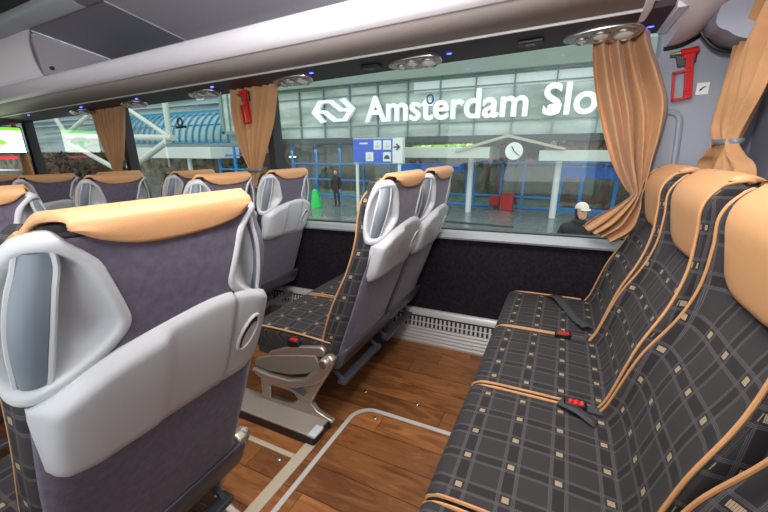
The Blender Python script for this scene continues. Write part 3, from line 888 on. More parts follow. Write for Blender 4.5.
tag(make('seat_belt', strap([(-.02, 2.07, .475), (.02, 2.0, .500), (.06, 1.90, .496), (.11, 1.78, .486), (.15, 1.70, .49)], .05, (.8, .5, .1)), WEB, solid=.002, sol_off=0), 'dark grey belt webbing lying on the bench seat closest to the window', 'seat belt')
tag(make('lap_belt', strap([(.15, 1.06, .47), (.10, 1.09, .482), (.05, 1.12, .478), (.085, 1.15, .474)], .04, (.3, .8, 0)), WEB, solid=.002, sol_off=0), 'grey lap belt end lying by the larger red buckle on the bench', 'seat belt')

# ------------------------------------------------------------------ curtains
def curtain(name, label, left, right, folds, amp, normal, n=70, m=90, tie=None, tiemat=None, seed=1):
    """left/right: edge polylines (top->bottom) of world points; folds waves between; normal: direction of fold depth"""
    rnd = random.Random(seed)
    Lp = catmull(left, 12); Rp = catmull(right, 12)
    def at(P, t):
        f = t*(len(P)-1); i = min(int(f), len(P)-2); return P[i].lerp(P[i+1], f-i)
    N = Vector(normal)
    ph = [rnd.uniform(0, 6) for _ in range(4)]
    wtop = (Lp[0]-Rp[0]).length
    G = []
    for j in range(m+1):
        t = j/m; a = at(Lp, t); b = at(Rp, t); wd = (a-b).length; row = []
        for i in range(n*2+1):
            s = i/(n*2)
            sp = s+.018*math.sin(3*PI*s+ph[0]+t*1.4)
            ff = amp*(.5+.5*min(1.4, wd/wtop))*(math.sin(2*PI*folds*sp+ph[1]+.5*math.sin(3*t+ph[3]))+.35*math.sin(2*PI*folds*.47*sp+ph[2]+t*2))
            ff += amp*.33*math.sin(8*t+9*s+ph[3])*sstep(0, .2, t)+amp*.22*math.sin(2*PI*folds*2.3*sp+5*t+ph[0])*sstep(.0, .5, t)
            p = a.lerp(b, s)+N*ff
            row.append(tuple(p))
        G.append(row)
    o = make(name, MB().grid(G), CURT, solid=.0015, angle=80)
    tag(o, label, 'curtain', 'gathered window curtains')
    if tie:
        c, rx, rz, dirv = tie
        D = Vector(dirv).normalized(); C_ = Vector(c)
        rings = []
        for k in range(25):
            a = 2*PI*k/24
            pz = C_+D*math.cos(a)*rx+N*math.sin(a)*rz
            rings.append([tuple(pz+Vector((0, 0, -.012))), tuple(pz+Vector((0, 0, .012)))])
        make('tieback', MB().grid(rings), tiemat or DPLAS, o, solid=.002)
    return o
cy = 2.055
curtain('window_curtain', 'broad tan curtain gathered at the right end of the big window behind the bench', 
        [(.055, cy, 1.735), (.060, cy, 1.66), (.085, cy, 1.52), (.135, cy, 1.34), (.195, cy, 1.18), (.255, cy, 1.075), (.285, cy, 1.03), (.24, cy, .985), (.165, cy, .93), (.100, cy, .872)],
        [(.268, cy, 1.735), (.285, cy, 1.67), (.33, cy, 1.56), (.372, cy, 1.44), (.372, cy, 1.32), (.355, cy, 1.20), (.345, cy, 1.10), (.335, cy, 1.03), (.345, cy, .97), (.33, cy, .87), (.25, cy, .80)],
        4.4, .030, (0, -1, 0), seed=3)
curtain('window_curtain', 'tan curtain gathered at the left end of the big window beside a red hammer',
        [(-2.26, cy, 1.735), (-2.26, cy, 1.55), (-2.21, cy, 1.33), (-2.15, cy, 1.20), (-2.135, cy, 1.15), (-2.17, cy, 1.0), (-2.18, cy, .84)],
        [(-1.80, cy, 1.735), (-1.87, cy, 1.52), (-1.97, cy, 1.32), (-2.025, cy, 1.20), (-2.03, cy, 1.15), (-1.98, cy, 1.0), (-1.96, cy, .84)],
        6, .022, (0, -1, 0), tie=((-2.09, cy, 1.175), .075, .03, (1, 0, 0)), tiemat=GRIP, seed=5)
curtain('window_curtain', 'brown pleated curtain in shadow over the far seats at the left',
        [(-4.04, cy, 1.735), (-4.02, cy, 1.56), (-3.96, cy, 1.33), (-3.93, cy, 1.20), (-3.95, cy, 1.0), (-3.97, cy, .84)],
        [(-3.54, cy, 1.735), (-3.61, cy, 1.54), (-3.73, cy, 1.32), (-3.80, cy, 1.20), (-3.78, cy, 1.0), (-3.74, cy, .84)],
        8, .019, (0, -1, 0), seed=9)
curtain('window_curtain', 'narrow brown curtain at the picture left edge under the display screen',
        [(-5.75, cy, 1.735), (-5.75, cy, 1.5), (-5.75, cy, 1.2), (-5.75, cy, .84)],
        [(-5.70, cy, 1.735), (-5.62, cy, 1.5), (-5.55, cy, 1.2), (-5.52, cy, .84)],
        5, .012, (0, -1, 0), seed=10)
rx = .55
curtain('window_curtain', 'tan curtain hanging by the rear window at the right, tied with a grey band',
        [(rx, 1.86, 1.80), (rx, 2.00, 1.645), (rx, 2.045, 1.56), (rx, 2.07, 1.45), (rx, 2.07, 1.33), (rx, 1.985, 1.262), (rx, 2.02, 1.215), (rx, 2.085, 1.165), (rx, 2.08, 1.0), (rx, 2.06, .9)],
        [(rx, 1.45, 1.80), (rx, 1.60, 1.66), (rx, 1.69, 1.53), (rx, 1.73, 1.41), (rx, 1.78, 1.32), (rx, 1.80, 1.262), (rx, 1.74, 1.215), (rx, 1.66, 1.165), (rx, 1.64, 1.0), (rx, 1.66, .9)],
        5, .026, (-1, 0, 0), tie=((rx, 1.893, 1.262), .098, .04, (0, 1, 0)), tiemat=GRIP, seed=12)

# ------------------------------------------------------------------ hammers and stickers
def hammer(x, z, w, y, label, dirx=1):
    t = thing('emergency_hammer', label, 'emergency hammer', (x, y, z), 'red emergency hammers')
    t.rotation_euler = (0, math.radians(-6), 0)
    k = w/.09
    make('holder', MB().prism([(x-.045*k, z+.000*k), (x+.045*k, z+.0*k), (x+.04*k, z-.055*k), (x-.018*k, z-.06*k), (x-.026*k, z-.018*k), (x-.045*k, z-.018*k)][::-1], 'y', y+.0, y+.016), DPLAS, t, bevel=.005)
    make('head', MB().cyl((x-.014*k, y-.008, z-.008*k), (x+.044*k, y-.008, z-.008*k), .0125*k, n=14).box(x-.004*k, x+.036*k, y-.014, y+.006, z-.034*k, z-.004*k), REDM, t, bevel=.002)
    make('tip', MB().cyl((x-.044*k, y-.008, z-.008*k), (x-.014*k, y-.008, z-.008*k), .003*k, .008*k, n=10), mat('greenish_steel', (120, 140, 100), .3, metal=.6), t)
    hd = MB().box(x+.004*k, x+.030*k, y-.014, y+.004, z-.185*k, z-.03*k)
    for q in range(9): hd.box(x+.006*k, x+.022*k, y-.018, y-.013, z-(.075+q*.012)*k, z-(.070+q*.012)*k)
    make('handle', hd, REDM, t, bevel=.0015)
    fr = MB().box(x-.036*k, x-.028*k, y-.010, y+.002, z-.185*k, z-.075*k).box(x-.036*k, x+.01*k, y-.010, y+.002, z-.083*k, z-.075*k).box(x-.036*k, x+.01*k, y-.010, y+.002, z-.187*k, z-.178*k)
    make('guard', fr, REDM, t, bevel=.0015)
    return t
hammer(.408, 1.647, .096, WY-.02, 'red emergency hammer mounted on the grey panel right of the big curtain')
hammer(-2.07, 1.705, .10, cy-.045, 'red emergency hammer hanging over the curtain at the left end of the big window')
sg = thing('warning_sticker', 'small white square sticker with a black symbol on the grey panel', 'sticker', (.50, WY, 1.466))
make('paper', MB().box(.478, .521, WY-.0015, WY+.001, 1.466, 1.514), WHITE, sg, smooth=False)
make('symbol', MB().prism([(.487, 1.481), (.496, 1.482), (.500, 1.490), (.513, 1.498), (.503, 1.498), (.497, 1.494), (.491, 1.489)], 'y', WY-.0028, WY-.0014), BLACK, sg, smooth=False)
gs = thing('round_window_sticker', 'small blue ring sticker on the window glass above the outdoor letters', 'sticker', (-.752, WY+.025, 1.53))
make('ring', MB().tube([(-.752+.019*math.cos(2*PI*k/24), WY+.026, 1.560+.024*math.sin(2*PI*k/24)) for k in range(24)], .0048, 6, closed=True), BLUEM, gs)
make('bell_mark', MB().prism([(-.762, 1.549), (-.742, 1.549), (-.747, 1.558), (-.749, 1.568), (-.755, 1.568), (-.757, 1.558)], 'y', WY+.024, WY+.028), WHITE, gs)
gs = thing('round_window_sticker', 'small dark round sticker over a black bar on the second window', 'sticker', (-2.99, WY+.025, 1.52))
make('ring', MB().tube([(-2.99+.03*math.cos(2*PI*k/24), WY+.026, 1.575+.03*math.sin(2*PI*k/24)) for k in range(24)], .008, 6, closed=True), DPLAS, gs)
make('bar', MB().box(-3.05, -2.92, WY+.024, WY+.028, 1.525, 1.540), BLACK, gs)

# ------------------------------------------------------------------ display screen at the front
mon = thing('display_screen', 'flat display screen showing a green and white page at the picture left edge', 'screen', (-5.45, 1.81, 1.38))
make('housing', MB().box(-5.46, -5.40, 1.60, 2.0, 1.385, 1.665), BLACK, mon, bevel=.006)
m_, nt, b_ = newmat('lit_screen_page')
tc = nt.nodes.new('ShaderNodeTexCoord'); sp = nt.nodes.new('ShaderNodeSeparateXYZ'); nt.links.new(tc.outputs['Object'], sp.inputs[0])
# object z relative to root base
zz = sp.outputs[2]; yy = sp.outputs[1]
nz = nt.nodes.new('ShaderNodeTexNoise'); nz.inputs['Scale'].default_value = 14; nt.links.new(tc.outputs['Object'], nz.inputs['Vector'])
blob = mth(nt, 'MULTIPLY', mth(nt, 'LESS_THAN', mth(nt, 'ADD', mth(nt, 'ABSOLUTE', yy), mth(nt, 'ABSOLUTE', mth(nt, 'SUBTRACT', zz, .13))), .12), mth(nt, 'GREATER_THAN', nz.outputs['Fac'], .47))
core = mth(nt, 'LESS_THAN', mth(nt, 'ADD', mth(nt, 'ABSOLUTE', yy), mth(nt, 'MULTIPLY', mth(nt, 'ABSOLUTE', mth(nt, 'SUBTRACT', zz, .12)), 1.4)), .045)
cc = mixc(nt, mth(nt, 'MULTIPLY', blob, .5), lin((238, 245, 225)), lin((150, 170, 130)))
cc = mixc(nt, core, cc, lin((90, 230, 40)))
cc = mixc(nt, mth(nt, 'GREATER_THAN', zz, .243), cc, lin((80, 235, 20)))
nt.links.new(cc, b_.inputs['Emission Color']); b_.inputs['Emission Strength'].default_value = 3.2; b_.inputs['Base Color'].default_value = (0, 0, 0, 1)
make('screen', MB().box(-5.405, -5.397, 1.612, 1.988, 1.397, 1.653), m_, mon, smooth=False)
tag(make('red_sign_plate', MB().box(-5.5, -5.48, 1.70, 1.93, 1.33, 1.36), mat('lit_red_plate', (230, 60, 70), .4, emit=(235, 60, 70), estr=1.0)), 'small red lit plate just below the green display screen', 'sign')

# ------------------------------------------------------------------ outside: the forecourt and the station
GZ = -1.27
gm, nt, b_ = newmat('wet_forecourt_paving')
tc = nt.nodes.new('ShaderNodeTexCoord')
br = nt.nodes.new('ShaderNodeTexBrick'); br.inputs['Scale'].default_value = 1.6; br.inputs['Mortar Size'].default_value = .012
br.inputs['Color1'].default_value = lin((124, 134, 130)); br.inputs['Color2'].default_value = lin((108, 118, 114)); br.inputs['Mortar'].default_value = lin((84, 92, 88))
nt.links.new(tc.outputs['Object'], br.inputs['Vector']); nt.links.new(br.outputs['Color'], b_.inputs['Base Color'])
nz = nt.nodes.new('ShaderNodeTexNoise'); nz.inputs['Scale'].default_value = .8; nt.links.new(tc.outputs['Object'], nz.inputs['Vector'])
mr = nt.nodes.new('ShaderNodeMapRange'); mr.inputs[3].default_value = .02; mr.inputs[4].default_value = .35; nt.links.new(nz.outputs['Fac'], mr.inputs[0]); nt.links.new(mr.outputs[0], b_.inputs['Roughness'])
struct('ground', MB().box(-70, 40, 2.6, 60, GZ-.2, GZ), gm, smooth=False, tilt=True)

def glassfac(name, c1, c2, sx, sz, rough=.12):
    m, nt, b = newmat(name)
    tc = nt.nodes.new('ShaderNodeTexCoord'); mp = nt.nodes.new('ShaderNodeMapping'); mp.inputs['Scale'].default_value = (sx, 1, sz)
    nt.links.new(tc.outputs['Object'], mp.inputs[0])
    n = nt.nodes.new('ShaderNodeTexNoise'); n.inputs['Scale'].default_value = 1; n.inputs['Detail'].default_value = 5
    nt.links.new(mp.outputs[0], n.inputs['Vector'])
    r = nt.nodes.new('ShaderNodeValToRGB'); e = r.color_ramp.elements
    e[0].position = .36; e[0].color = lin(c1); e[1].position = .64; e[1].color = lin(c2)
    nt.links.new(n.outputs['Fac'], r.inputs[0]); nt.links.new(r.outputs[0], b.inputs['Base Color']); b.inputs['Roughness'].default_value = rough
    return m
FACG = glassfac('green_tinted_facade_glass', (146, 162, 152), (206, 216, 208), .35, 1.6)
MULL = mat('grey_green_steel', (120, 142, 134), .5)
WSTEEL = mat('white_painted_steel', (232, 234, 226), .5)
CANW = mat('pale_grey_canopy', (196, 204, 192), .6)
BLUES = mat('blue_painted_steel', (28, 145, 225), .45)
BLUEB = mat('blue_fascia_board', (18, 120, 225), .5)
DKST = mat('dark_green_steel', (42, 54, 50), .6)
def clutter(name, sx, sz):
    m, nt, b = newmat(name)
    tc = nt.nodes.new('ShaderNodeTexCoord'); mp = nt.nodes.new('ShaderNodeMapping'); mp.inputs['Scale'].default_value = (sx, 1, sz)
    nt.links.new(tc.outputs['Object'], mp.inputs[0])
    n = nt.nodes.new('ShaderNodeTexNoise'); n.inputs['Scale'].default_value = 1; n.inputs['Detail'].default_value = 6
    nt.links.new(mp.outputs[0], n.inputs['Vector'])
    r = nt.nodes.new('ShaderNodeValToRGB'); r.color_ramp.interpolation = 'LINEAR'; e = r.color_ramp.elements
    e[0].position = .30; e[0].color = lin((22, 32, 26)); e[1].position = .72; e[1].color = lin((118, 116, 96))
    for p, c in ((.40, (52, 74, 44)), (.47, (30, 34, 30)), (.53, (96, 72, 50)), (.58, (120, 40, 32)), (.61, (70, 84, 66)), (.66, (50, 44, 40))):
        q = e.new(p); q.color = lin(c)
    nt.links.new(n.outputs['Fac'], r.inputs[0]); nt.links.new(r.outputs[0], b.inputs['Base Color']); b.inputs['Roughness'].default_value = .6
    return m
INTR = clutter('dim_station_interior', 3.0, 1.9)
INTR2 = glassfac('brown_station_interior', (60, 48, 40), (150, 138, 116), 1.0, .9, .6)

st_ = thing('station_building', 'glass station bridge building with green tinted facade carrying the white letters', 'building', (-2, 16.6, GZ))
make('glass_facade', MB().box(-16.2, 9, 16.6, 22, 1.98, 7.2), FACG, st_, smooth=False, tilt=True)
mb = MB()
x = -16.2
while x < 9: mb.box(x-.028, x+.028, 16.48, 16.6, 1.98, 7.2); x += 1.55
for z in (2.55, 3.95, 4.35, 5.3): mb.box(-16.2, 9, 16.50, 16.6, z-.025, z+.025)
make('facade_frame', mb, MULL, st_, smooth=False, tilt=True)
make('upper_reflection_band', MB().box(-6.6, 9, 16.56, 16.6, 3.86, 4.30), mat('white_reflection_band', (232, 238, 236), .4), st_, smooth=False, tilt=True)  # bright reflection in the facade glass, painted as a white strip
make('upper_beam', MB().box(-16.2, 9, 16.2, 16.5, 4.42, 5.0), mat('grey_green_beam', (136, 150, 140), .5), st_, smooth=False, tilt=True, bevel=.02)
make('soffit_edge', MB().box(-16.2, 9, 16.3, 16.7, 1.72, 1.98), DKST, st_, smooth=False, tilt=True)
make('back_wall', MB().box(-20, 9, 21.5, 21.7, GZ, 2.0), INTR, st_, smooth=False, tilt=True)
make('soffit', MB().box(-16.2, 9, 16.7, 22, 1.9, 1.98), DKST, st_, smooth=False, tilt=True)

# white letters and the double arrow emblem
def text_mesh(body, size, name, m, parent, loc, width, extrude=.08, bold=.018, tilt=True, height=None):
    cu = bpy.data.curves.new('t', 'FONT'); cu.body = body; cu.size = size; cu.extrude = extrude; cu.offset = bold; cu.space_character = 1.02
    ob = bpy.data.objects.new('t', cu); COL.objects.link(ob)
    bpy.context.view_layer.update()
    dg = bpy.context.evaluated_depsgraph_get()
    me = bpy.data.meshes.new_from_object(ob.evaluated_get(dg))
    xs = [v.co.x for v in me.vertices]; ys = [v.co.y for v in me.vertices]
    x0, x1 = min(xs), max(xs); k = width/(x1-x0); kh = k if height is None else height/max(ys)
    mb = MB()
    F = [tuple(p.vertices) for p in me.polygons]
    for q, (dx, dz) in enumerate(((0, 0), (-.02, 0), (.02, 0), (0, -.014), (0, .014), (-.014, .01), (.014, -.01))):
        mb.add([(loc[0]+(v.co.x-x0)*k+dx, loc[1]-v.co.z-q*.004, loc[2]+v.co.y*kh+dz) for v in me.vertices], F)
    bpy.data.objects.remove(ob); bpy.data.meshes.remove(me); bpy.data.curves.remove(cu)
    return make(name, mb, m, parent, smooth=False, tilt=tilt)
LET = mat('white_sign_letters', (248, 250, 250), .5, emit=(255, 255, 255), estr=.25)  # faint glow added to the material so the letters stay white
ts = thing('station_name_letters', 'large white letters reading Amsterdam Slo on the glass facade', 'sign', (-4, 16.4, 2.7))
text_mesh('Amsterdam Slo', 1.3, 'letters', LET, ts, (-9.0, 16.38, 2.70), 9.75, bold=.012, height=1.12)
lg = thing('double_arrow_emblem', 'white double arrow railway emblem left of the large white letters', 'emblem', (-10.9, 16.4, 2.6))
def stroke(pts, w):
    # mitred 2D stroke polygon
    P = [Vector(p) for p in pts]; L = []; Rr = []
    for i in range(len(P)):
        d0 = (P[i]-P[i-1]).normalized() if i > 0 else None; d1 = (P[i+1]-P[i]).normalized() if i+1 < len(P) else None
        if d0 is None: d0 = d1
        if d1 is None: d1 = d0
        t = (d0+d1).normalized(); n = Vector((-t.y, t.x)); c = max(.5, n.dot(Vector((-d0.y, d0.x))))
        L.append(P[i]+n*w/2/c); Rr.append(P[i]-n*w/2/c)
    return L, Rr
def emblem(mb, pts, w, y0, y1, sx, sz, ox, oz):
    L, Rr = stroke(pts, w)
    G = []
    for a, b in zip(L, Rr):
        G.append([(ox+a.x*sx, y0, oz+a.y*sz), (ox+b.x*sx, y0, oz+b.y*sz), (ox+b.x*sx, y1, oz+b.y*sz), (ox+a.x*sx, y1, oz+a.y*sz)])
    mb.grid(G, closed_v=True)
    n = len(G)*4; b0 = len(mb.v)-n
    mb.f += [(b0, b0+1, b0+2, b0+3), (b0+n-4, b0+n-3, b0+n-2, b0+n-1)]; mb.m += [0, 0]
mb = MB()
emblem(mb, [(.27, .02), (.06, .46), (.22, .90), (.46, .90), (.70, .52), (.84, .52)], .125, 16.30, 16.5, 2.55, 1.12, -12.17, 2.72)
emblem(mb, [(.73, .98), (.94, .54), (.78, .10), (.54, .10), (.30, .48), (.16, .48)], .125, 16.31, 16.5, 2.55, 1.12, -12.17, 2.72)
make('arrows', mb, LET, lg, smooth=False, tilt=True)

# flat canopy, gable and clock
cn = thing('entrance_canopy', 'pale flat canopy with a shallow gable over the station entrance', 'canopy', (-2, 15.5, 1))
make('left_slab', MB().box(-6.9, -2.75, 15, 17.5, 1.06, 1.50), CANW, cn, smooth=False, tilt=True, bevel=.02)
make('right_slab', MB().box(-.95, 3.2, 15, 17.5, .98, 1.36), CANW, cn, smooth=False, tilt=True, bevel=.02)
make('gable_roof', MB().prism([(-4.1, 1.28), (-2.1, 1.84), (-.1, 1.36), (-.1, 1.45), (-2.1, 1.95), (-4.1, 1.39)], 'y', 14.9, 18), mat('beige_gable_edge', (176, 172, 148), .6), cn, smooth=False, tilt=True)
make('gable_panel', MB().prism([(-2.75, 1.0), (-2.75, 1.62), (-2.1, 1.80), (-.95, 1.5), (-.95, 1.0)], 'y', 17.6, 17.8), INTR, cn, smooth=False, tilt=True)
ck = thing('station_clock', 'round white station clock with a dark rim under the gable', 'clock', (-1.83, 14.9, 1.0))
cyl = MB().cyl((-1.83, 14.9, 1.335), (-1.83, 15.0, 1.335), .37, n=32)
make('clock_case', cyl, BLACK, ck, tilt=True)
make('clock_face', MB().cyl((-1.83, 14.88, 1.335), (-1.83, 14.91, 1.335), .32, n=32), WSTEEL, ck, tilt=True)
def hand(a, l, w):
    c, s = math.cos(a), math.sin(a); n = (-s*w, c*w); p = (-1.83, 1.335)
    return MB().prism([(p[0]+n[0], p[1]+n[1]), (p[0]-n[0], p[1]-n[1]), (p[0]+c*l-n[0], p[1]+s*l-n[1]), (p[0]+c*l+n[0], p[1]+s*l+n[1])], 'y', 14.86, 14.88)
make('clock_hand', hand(math.radians(118), .2, .018), BLACK, ck, smooth=False, tilt=True)
make('clock_hand', hand(math.radians(-38), .28, .014), BLACK, ck, smooth=False, tilt=True)
for x, y, z1, lab in ((-3.68, 16, 1.05, 'white post left of the clock carrying the flat canopy'), (-.26, 16, .98, 'white post right of the clock carrying the flat canopy')):
    tag(make('canopy_post', MB().cyl((x, y, GZ), (x, y, z1), .12, n=16), WSTEEL, tilt=True), lab, 'post', 'white canopy posts')

# blue framed glass entrances
def frames(name, label, x0, x1, y, z1, vs, hs, w=.09):
    t = thing(name, label, 'entrance', ((x0+x1)/2, y, GZ))
    mb = MB()
    for v in vs: mb.box(v-w/2, v+w/2, y-.06, y+.06, GZ, z1)
    for h in hs: mb.box(x0, x1, y-.055, y+.055, h-w/2, h+w/2)
    make('frame', mb, BLUES, t, smooth=False, tilt=True)
    make('glazing', MB().box(x0, x1, y-.01, y+.01, GZ, z1), PANE, t, smooth=False, tilt=True)
    return t
m = bpy.data.materials.new('thin_clear_pane'); m.use_nodes = True; nt = m.node_tree; nt.nodes.clear()
o_ = nt.nodes.new('ShaderNodeOutputMaterial'); mx = nt.nodes.new('ShaderNodeMixShader'); t_ = nt.nodes.new('ShaderNodeBsdfTransparent'); t_.inputs[0].default_value = lin((215, 230, 225))
g_ = nt.nodes.new('ShaderNodeBsdfGlossy'); g_.inputs['Roughness'].default_value = .03; mx.inputs[0].default_value = .035
nt.links.new(t_.outputs[0], mx.inputs[1]); nt.links.new(g_.outputs[0], mx.inputs[2]); nt.links.new(mx.outputs[0], o_.inputs[0]); PANE = m
frames('glass_entrance', 'blue framed glass doors between the two white posts', -4.0, -.35, 18, .85, [-3.95, -2.66, -1.67, -.40], [.80, -.72, -1.2])
frames('glass_entrance', 'blue framed glass wall right of the right white post', -.2, 4.2, 18.2, .85, [-.12, .72, 2.0, 3.2, 4.1], [.80, -1.2], .13)
frames('glass_entrance', 'blue framed glass screen left of the left white post', -8.2, -4.25, 18, .85, [-8.1, -6.9, -5.6, -4.3], [-.75, -1.2], .08)
frames('glass_entrance', 'tall blue framed glazing behind the blue information sign', -15.5, -8.6, 18.4, 1.75, [-15.4, -13.6, -11.9, -10.3, -8.7], [-.3, .6, -1.2], .09)
make_blue = MB().box(-7.6, -4.25, 16.9, 17.2, .38, .76)
tag(make('blue_fascia', make_blue, BLUEB, smooth=False, tilt=True, bevel=.01), 'bright blue horizontal fascia left of the left white post', 'fascia board', 'bright blue fascia boards')
tag(make('blue_fascia', MB().box(-.15, 4.2, 16.9, 17.2, .28, .72), BLUEB, smooth=False, tilt=True, bevel=.01), 'bright blue horizontal fascia right of the right white post', 'fascia board', 'bright blue fascia boards')
rd = thing('red_cabinet', 'tall red cabinet inside the entrance left of the clock post', 'cabinet', (-2.3, 17.4, GZ))
make('body', MB().box(-2.50, -1.97, 17.2, 17.7, GZ-.0, -.56), REDM, rd, tilt=True, bevel=.03)
make('top_cap', MB().box(-2.52, -1.95, 17.18, 17.72, -.56, -.52), mat('dark_red', (150, 20, 24), .4), rd, tilt=True, bevel=.01)
rd = thing('red_waste_bin', 'lower red bin standing left of the tall red cabinet', 'bin', (-2.7, 17.8, GZ))
make('body', MB().box(-3.05, -2.62, 17.6, 18-.1, -1.15, -.72), REDM, rd, tilt=True, bevel=.03)
make('stand', MB().box(-2.9, -2.78, 17.7, 17.8, GZ, -1.15), DKST, rd, tilt=True)
rdc = MB().box(.05, 2.3, 18.5, 18.58, -.92, -.80).box(1.62, 1.80, 18.5, 18.6, GZ, .6).box(.05, 2.3, 18.5, 18.58, -1.22, -1.1)
tag(make('red_gate_frame', rdc, REDM, smooth=False, tilt=True), 'red bars inside the entrance behind the person outside', 'gate frame')
rdc = MB().box(-2.98, -2.86, 18.5, 18.6, GZ, .3)
tag(make('red_post', rdc, REDM, smooth=False, tilt=True), 'thin red post inside the glass doors', 'post')
tag(make('floor_grating', MB().box(-4.0, -1.4, 13.2, 13.5, GZ, GZ+.012), DKST, smooth=False, tilt=True), 'dark drain grating in the wet paving before the entrance', 'drain grating')
def lamp(x, y, z, c, s, lab):
    tag(make('ceiling_lamp', MB().box(x-.22, x+.22, y-.1, y+.1, z, z+.08), mat('lit_lamp', (255, 230, 180), .5, emit=c, estr=s), smooth=False, tilt=True), lab, 'lamp')
lamp(-.55, 20, .95, (255, 220, 150), 6, 'warm lit ceiling lamp inside the entrance right of the clock')
lamp(-10.7, 20, .75, (255, 225, 150), 6, 'warm lit lamp inside the hall left of the blue sign')
lamp(-17.2, 20.6, .9, (240, 250, 255), 5, 'cool lit lamp inside the hall beside the curtain')

# blue information sign
sn = thing('information_sign', 'blue station information sign on two posts with white pictogram squares', 'sign', (-7.1, 14, GZ))
BB = mat('sign_blue', (16, 84, 205), .45)
make('board', MB().box(-8.32, -6.45, 13.95, 14.05, .87, 1.83), BB, sn, smooth=False, tilt=True)
make('arrow_panel', MB().box(-6.45, -6.02, 13.95, 14.05, .87, 1.83), WSTEEL, sn, smooth=False, tilt=True)
make('frame', MB().box(-8.38, -5.96, 14.05, 14.1, .83, 1.88), CANW, sn, smooth=False, tilt=True)
make('arrow', MB().prism([(-6.40, 1.53), (-6.22, 1.53), (-6.30, 1.60), (-6.26, 1.64), (-6.10, 1.50), (-6.26, 1.36), (-6.30, 1.40), (-6.22, 1.47), (-6.40, 1.47)], 'y', 13.93, 13.95), BLACK, sn, smooth=False, tilt=True)
for x, z in ((-7.32, 1.40), (-6.88, 1.40), (-7.70, .93), (-6.88, .93)):
    pc = make('pictogram', MB().box(x, x+.36, 13.935, 13.95, z, z+.37), WSTEEL, sn, smooth=False, tilt=True, bevel=.004)
    c_ = x+.18; q = z+.18
    if (x, z) == (-6.88, .93): sh = MB().prism([(c_-.13, q-.08), (c_+.13, q-.08), (c_+.11, q+.0), (c_+.05, q+.07), (c_-.06, q+.07), (c_-.11, q)], 'y', 13.925, 13.935)
    else: sh = MB().box(c_-.09, c_+.09, 13.925, 13.935, q-.1, q-.02).sphere((c_, 13.93, q+.06), .045, 10, 6, (1, .1, 1))
    make('symbol', sh, BLACK if z < 1 and x > -7.5 else CANW, pc, smooth=False, tilt=True)
make('text_bar', MB().box(-8.0, -7.6, 13.94, 13.95, 1.62, 1.68), WSTEEL, sn, smooth=False, tilt=True)
for x in (-8.22, -6.2): make('post', MB().cyl((x, 14.1, GZ), (x, 14.1, .9), .07, n=12), WSTEEL, sn, tilt=True)

# left part: louvred building, vault, truss, canopy, rails
lv = thing('louvred_building', 'pale grey building with horizontal louvres behind the white truss', 'building', (-32, 24, GZ))
LOUV = mat('pale_blue_grey_cladding', (160, 182, 186), .5)
make('wall', MB().box(-110, -20, 24, 30, 1.2, 16), glassfac('streaked_cladding', (112, 134, 136), (178, 194, 194), .1, 2.2, .5), lv, smooth=False, tilt=True)
mb = MB()
for k in range(14): mb.box(-110, -20, 23.7, 24, 4.2+k*.55, 4.32+k*.55)
make('louvres', mb, LOUV, lv, smooth=False, tilt=True)
make('ground_floor', MB().box(-110, -20, 25, 29, GZ, 1.2), INTR2, lv, smooth=False, tilt=True)
cr_ = thing('facade_return', 'dark framed grey-green corner panel at the left end of the glass facade', 'building part', (-17.6, 16, GZ))
make('panel', MB().box(-18.3, -16.6, 16, 16.5, 2.4, 7), FACG, cr_, smooth=False, tilt=True)
make('frame', MB().box(-18.4, -18.2, 15.9, 16, 2.3, 7).box(-16.8, -16.6, 15.9, 16, 2.3, 7).box(-18.4, -16.6, 15.9, 16, 2.3, 2.45).box(-17.8, -17.72, 15.92, 16, 2.3, 7), MULL, cr_, smooth=False, tilt=True)

vt = thing('vaulted_canopy', 'curved glass vault with bright blue ribs behind the white truss', 'canopy', (-26, 20, 1.8))
VG = mat('pale_vault_glass', (160, 186, 186), .25)
def varc(y0, R_, z0, n=14): return [(y0+R_*(1-math.cos(PI/2*k/n)), z0+R_*.95*math.sin(PI/2*k/n)) for k in range(n+1)]
A = varc(18, 2.4, 1.9)
make('vault_glass', MB().grid([[(x, y, z) for y, z in A] for x in (-34, -20.2)]), VG, vt, tilt=True, solid=.04)
for k in range(20):
    x = -33.6+k*.70
    make('rib', MB().tube([(x, y-.05, z+.03) for y, z in varc(17.95, 2.45, 1.9)], .06, 6), mat('vault_blue', (60, 145, 180), .4) if k == 0 else bpy.data.materials['vault_blue'], vt, tilt=True)
for hh in (0, 5, 9):
    make('purlin', MB().tube([(-34, A[hh][0]-.05, A[hh][1]), (-20.2, A[hh][0]-.05, A[hh][1])], .05, 6), bpy.data.materials['vault_blue'], vt, tilt=True)

TRS = mat('off_white_tube_paint', (206, 212, 198), .5)
tq = thing('white_tube_truss', 'white tubular steel truss crossing in front of the far station building', 'truss', (-21, 12, GZ))
def T(p, q, r, nm='tube'):
    make(nm, MB().cyl(p, q, r, n=14), TRS, tq)
D = 12
T((-26.9, D, 2.86), (-17.3, D, 2.38), .15); T((-17.38, D, 4.6), (-17.50, D, 2.3), .13); T((-20.75, D, 4.1), (-17.6, D, 2.45), .10)
T((-17.7, D, 2.25), (-21.3, D, .95), .15); T((-20.75, D, 4.5), (-20.75, D, 2.6), .15); T((-20.75, D, 2.6), (-21.4, D, 1.0), .13)
T((-26.9, D, 2.5), (-22.3, D, .85), .13); T((-27.0, D, 3.0), (-22.6, D, 4.35), .11); T((-21.3, D, 1.0), (-21.3, D, GZ-.1), .11); T((-28.5, D, 4.9), (-26.8, D, 2.8), .12)
T((-15.6, D+.5, 5), (-15.55, D+.5, 3.95), .16)
lc = thing('low_canopy', 'long white flat canopy slab below the blue ribbed vault', 'canopy', (-21, 14, 1.4))
